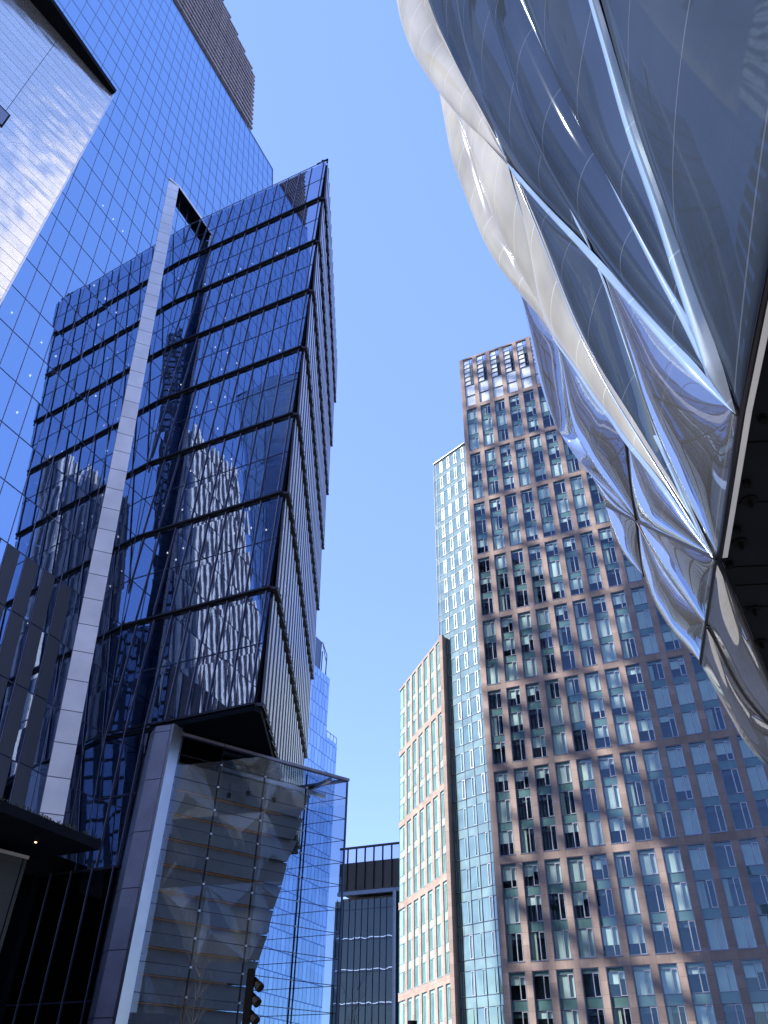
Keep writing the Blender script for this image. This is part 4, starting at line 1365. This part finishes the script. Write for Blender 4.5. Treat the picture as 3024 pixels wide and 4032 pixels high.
# ================================================================ bare saplings
def sapling(base, h, seed, label):
    t_ = thing('bare_sapling', label, 'tree', base, 'bare young trees before the lobby')
    rng = random.Random(seed)
    tr, cr = MB(), MB()
    base = V(base)
    pts = [base]
    d = V((rng.uniform(-.05, .05), rng.uniform(-.05, .05), 1))
    nseg = 9
    for i in range(nseg):
        d = (d + V((rng.uniform(-.09, .09), rng.uniform(-.09, .09), .05))).normalized()
        pts.append(pts[-1] + d * h / nseg)
    for i in range(nseg):
        tr.tube(pts[i], pts[i + 1], .034 * (1 - i / (nseg + .8)), 7, .034 * (1 - (i + 1) / (nseg + .8)))
    def twig(p, d, L, r_, depth):
        n = 4
        q = p
        for i in range(n):
            d = (d + V((rng.uniform(-.22, .22), rng.uniform(-.22, .22), .10))).normalized()
            q2 = q + d * L / n
            cr.tube(q, q2, r_ * (1 - i / n * .7), 5, r_ * (1 - (i + 1) / n * .7))
            if depth and rng.random() < .8:
                a = rng.uniform(0, 6.28)
                twig(q2, (d + V((math.cos(a), math.sin(a), .3)) * .8).normalized(), L * .45, r_ * .55, depth - 1)
            q = q2
    for i in range(2, nseg + 1):
        for k in range(4):
            a = rng.uniform(0, 6.28)
            twig(pts[i], V((math.cos(a) * .8, math.sin(a) * .8, 1.0)).normalized(), h * rng.uniform(.10, .19), .008, 2)
    tr.build('trunk', M['bark'], t_); cr.build('crown', M['bark'], t_)
for (x, ytop, d, s_, lab) in ((775, 3850, 24, 1, 'taller bare sapling in front of the lobby glass, left of the pole'), (690, 3960, 25, 2, 'shorter bare sapling near the grey pier foot'), (1420, 3900, 40, 3, 'slender bare sapling before the dark finned block')):
    tp = at_d(x, ytop, d)
    sapling((tp.x, tp.y, 0), tp.z, s_, lab)

# ================================================================ unseen buildings, added for the glass to reflect
def slab_tower(name, label, o_, az, wid, dep, hgt, pier, m_wall, m_win, storey=3.8, pw=.5, bands=True):
    t_ = thing(name, label, 'building', (o_[0], o_[1], 0))
    F1 = Fr(V((o_[0], o_[1], 0)), H(az), Z, H(az + 90))
    b = MB(); b.box(F1, -wid / 2, wid / 2, 0, hgt, -dep, 0); b.build('glazing', M[m_win], t_)
    b = MB()
    for F2, w_ in ((F1, wid), (Fr(F1.p(-wid / 2, 0, -dep / 2), F1.n, Z, -F1.u), dep), (Fr(F1.p(wid / 2, 0, -dep / 2), -F1.n, Z, F1.u), dep)):
        n = int(w_ / pier)
        for i in range(n + 1):
            a = -w_ / 2 + w_ * i / n
            b.box(F2, a - pier * pw / 2, a + pier * pw / 2, 0, hgt + 1, .02, .55)
        z = storey
        while bands and z < hgt:
            b.box(F2, -w_ / 2, w_ / 2, z - .5, z, .02, .3); z += storey
    b.build('wall', M[m_wall], t_)
    return t_
slab_tower('stone_tower', 'sunlit pale stone tower with close vertical piers behind the viewer', (-13, -58), -64 - 90, 24, 7, 188, 2.3, 'limestone', 'darkwin', 3.9, .36, False)
slab_tower('stone_tower', 'second sunlit pale stone tower behind the viewer, right of the bronze one', (20, -54), -64 - 90, 24, 7, 176, 2.3, 'limestone', 'darkwin', 3.9, .36, False)
slab_tower('bronze_block', 'lower dark bronze block joining the bronze tower to the right hand stone tower', (9, -60), -100, 9, 16, 125, 3.0, 'ledge', 'darkwin', 4.0, .4)
slab_tower('bronze_tower', 'very tall dark bronze tower standing behind the viewer between two pale stone ones', (.8, -58), -100, 7, 20, 270, 3.0, 'ledge', 'darkwin', 4.0, .4)
slab_tower('reflected_pale_tower', 'added tall pale tower beyond the foil hall, out of view, mirrored in the metal wall', (74, 8), -165, 26, 22, 230, 3.4, 'paleconc', 'darkwin', 3.4, .6)  # added out of view to mirror pale patches onto the metal wall
slab_tower('grey_tower', 'grey concrete tower with square windows across the plaza behind', (70, -40), -64, 40, 26, 48, 3.4, 'conc', 'darkwin', 3.6, .5)
slab_tower('brick_loft', 'long low reddish block on the far street side', (95, 60), -10 - 90, 60, 22, 30, 3.0, 'brick', 'darkwin', 3.6, .5)
slab_tower('plaza_block', 'pale block west of the plaza with regular windows', (-75, -50), 40, 46, 22, 34, 2.6, 'conc', 'darkwin', 3.4, .5)

# added screen of strips out of view, dappling the sun on the apartment front
sc0 = mf.p(5.5, -28, 0) + SUN_DIR * 150
e1 = SUN_DIR.cross(Z).normalized()
e2 = Z
lat = Fr(sc0, e1, e2, V((SUN_DIR.x, SUN_DIR.y, 0)))
dapple_t = thing('sun_dapple_screen', 'added unseen screen of strips far to the left that breaks up the sunlight', 'scaffold', (sc0.x, sc0.y, 0))
rng = random.Random(21)
ed = [(mf.p(q, 0, 0) - mf.p(5.5, -28, 0)).dot(e1) for q in (UL, 27)]
lo_, hi_ = min(ed), max(ed)
zlo, zhi = -75, 85
a = lo_
while a < hi_:
    w_ = rng.uniform(.5, 1.1)
    b = MB()
    pts_ = [(a, zlo - sc0.z - zlo * 0 if False else -sc0.z)]
    y = zlo; x = a
    b.hexa([lat.p(x, -sc0.z, -.1), lat.p(x + w_, -sc0.z, -.1), lat.p(x + w_, -sc0.z, .1), lat.p(x, -sc0.z, .1), lat.p(x, y, -.1), lat.p(x + w_, y, -.1), lat.p(x + w_, y, .1), lat.p(x, y, .1)])
    while y < zhi:
        L = rng.uniform(4, 9); nx = a + rng.uniform(-.5, .5)
        nw = rng.uniform(.25, 1.2)
        b.hexa([lat.p(x, y, -.1), lat.p(x + w_, y, -.1), lat.p(x + w_, y, .1), lat.p(x, y, .1), lat.p(nx, y + L, -.1), lat.p(nx + nw, y + L, -.1), lat.p(nx + nw, y + L, .1), lat.p(nx, y + L, .1)])
        x, w_ = nx, nw
        y += L
    b.build('dapple_strip', M['louvre'], dapple_t, weld=True)
    a += 1.0 + rng.uniform(.35, .9)
y = zlo
while y < zhi:
    h_ = rng.uniform(.7, 1.6)
    bx('dapple_bar', M['louvre'], dapple_t, lat, lo_, hi_, y, y + h_, .12, .3)
    y += rng.uniform(3.0, 5.5)
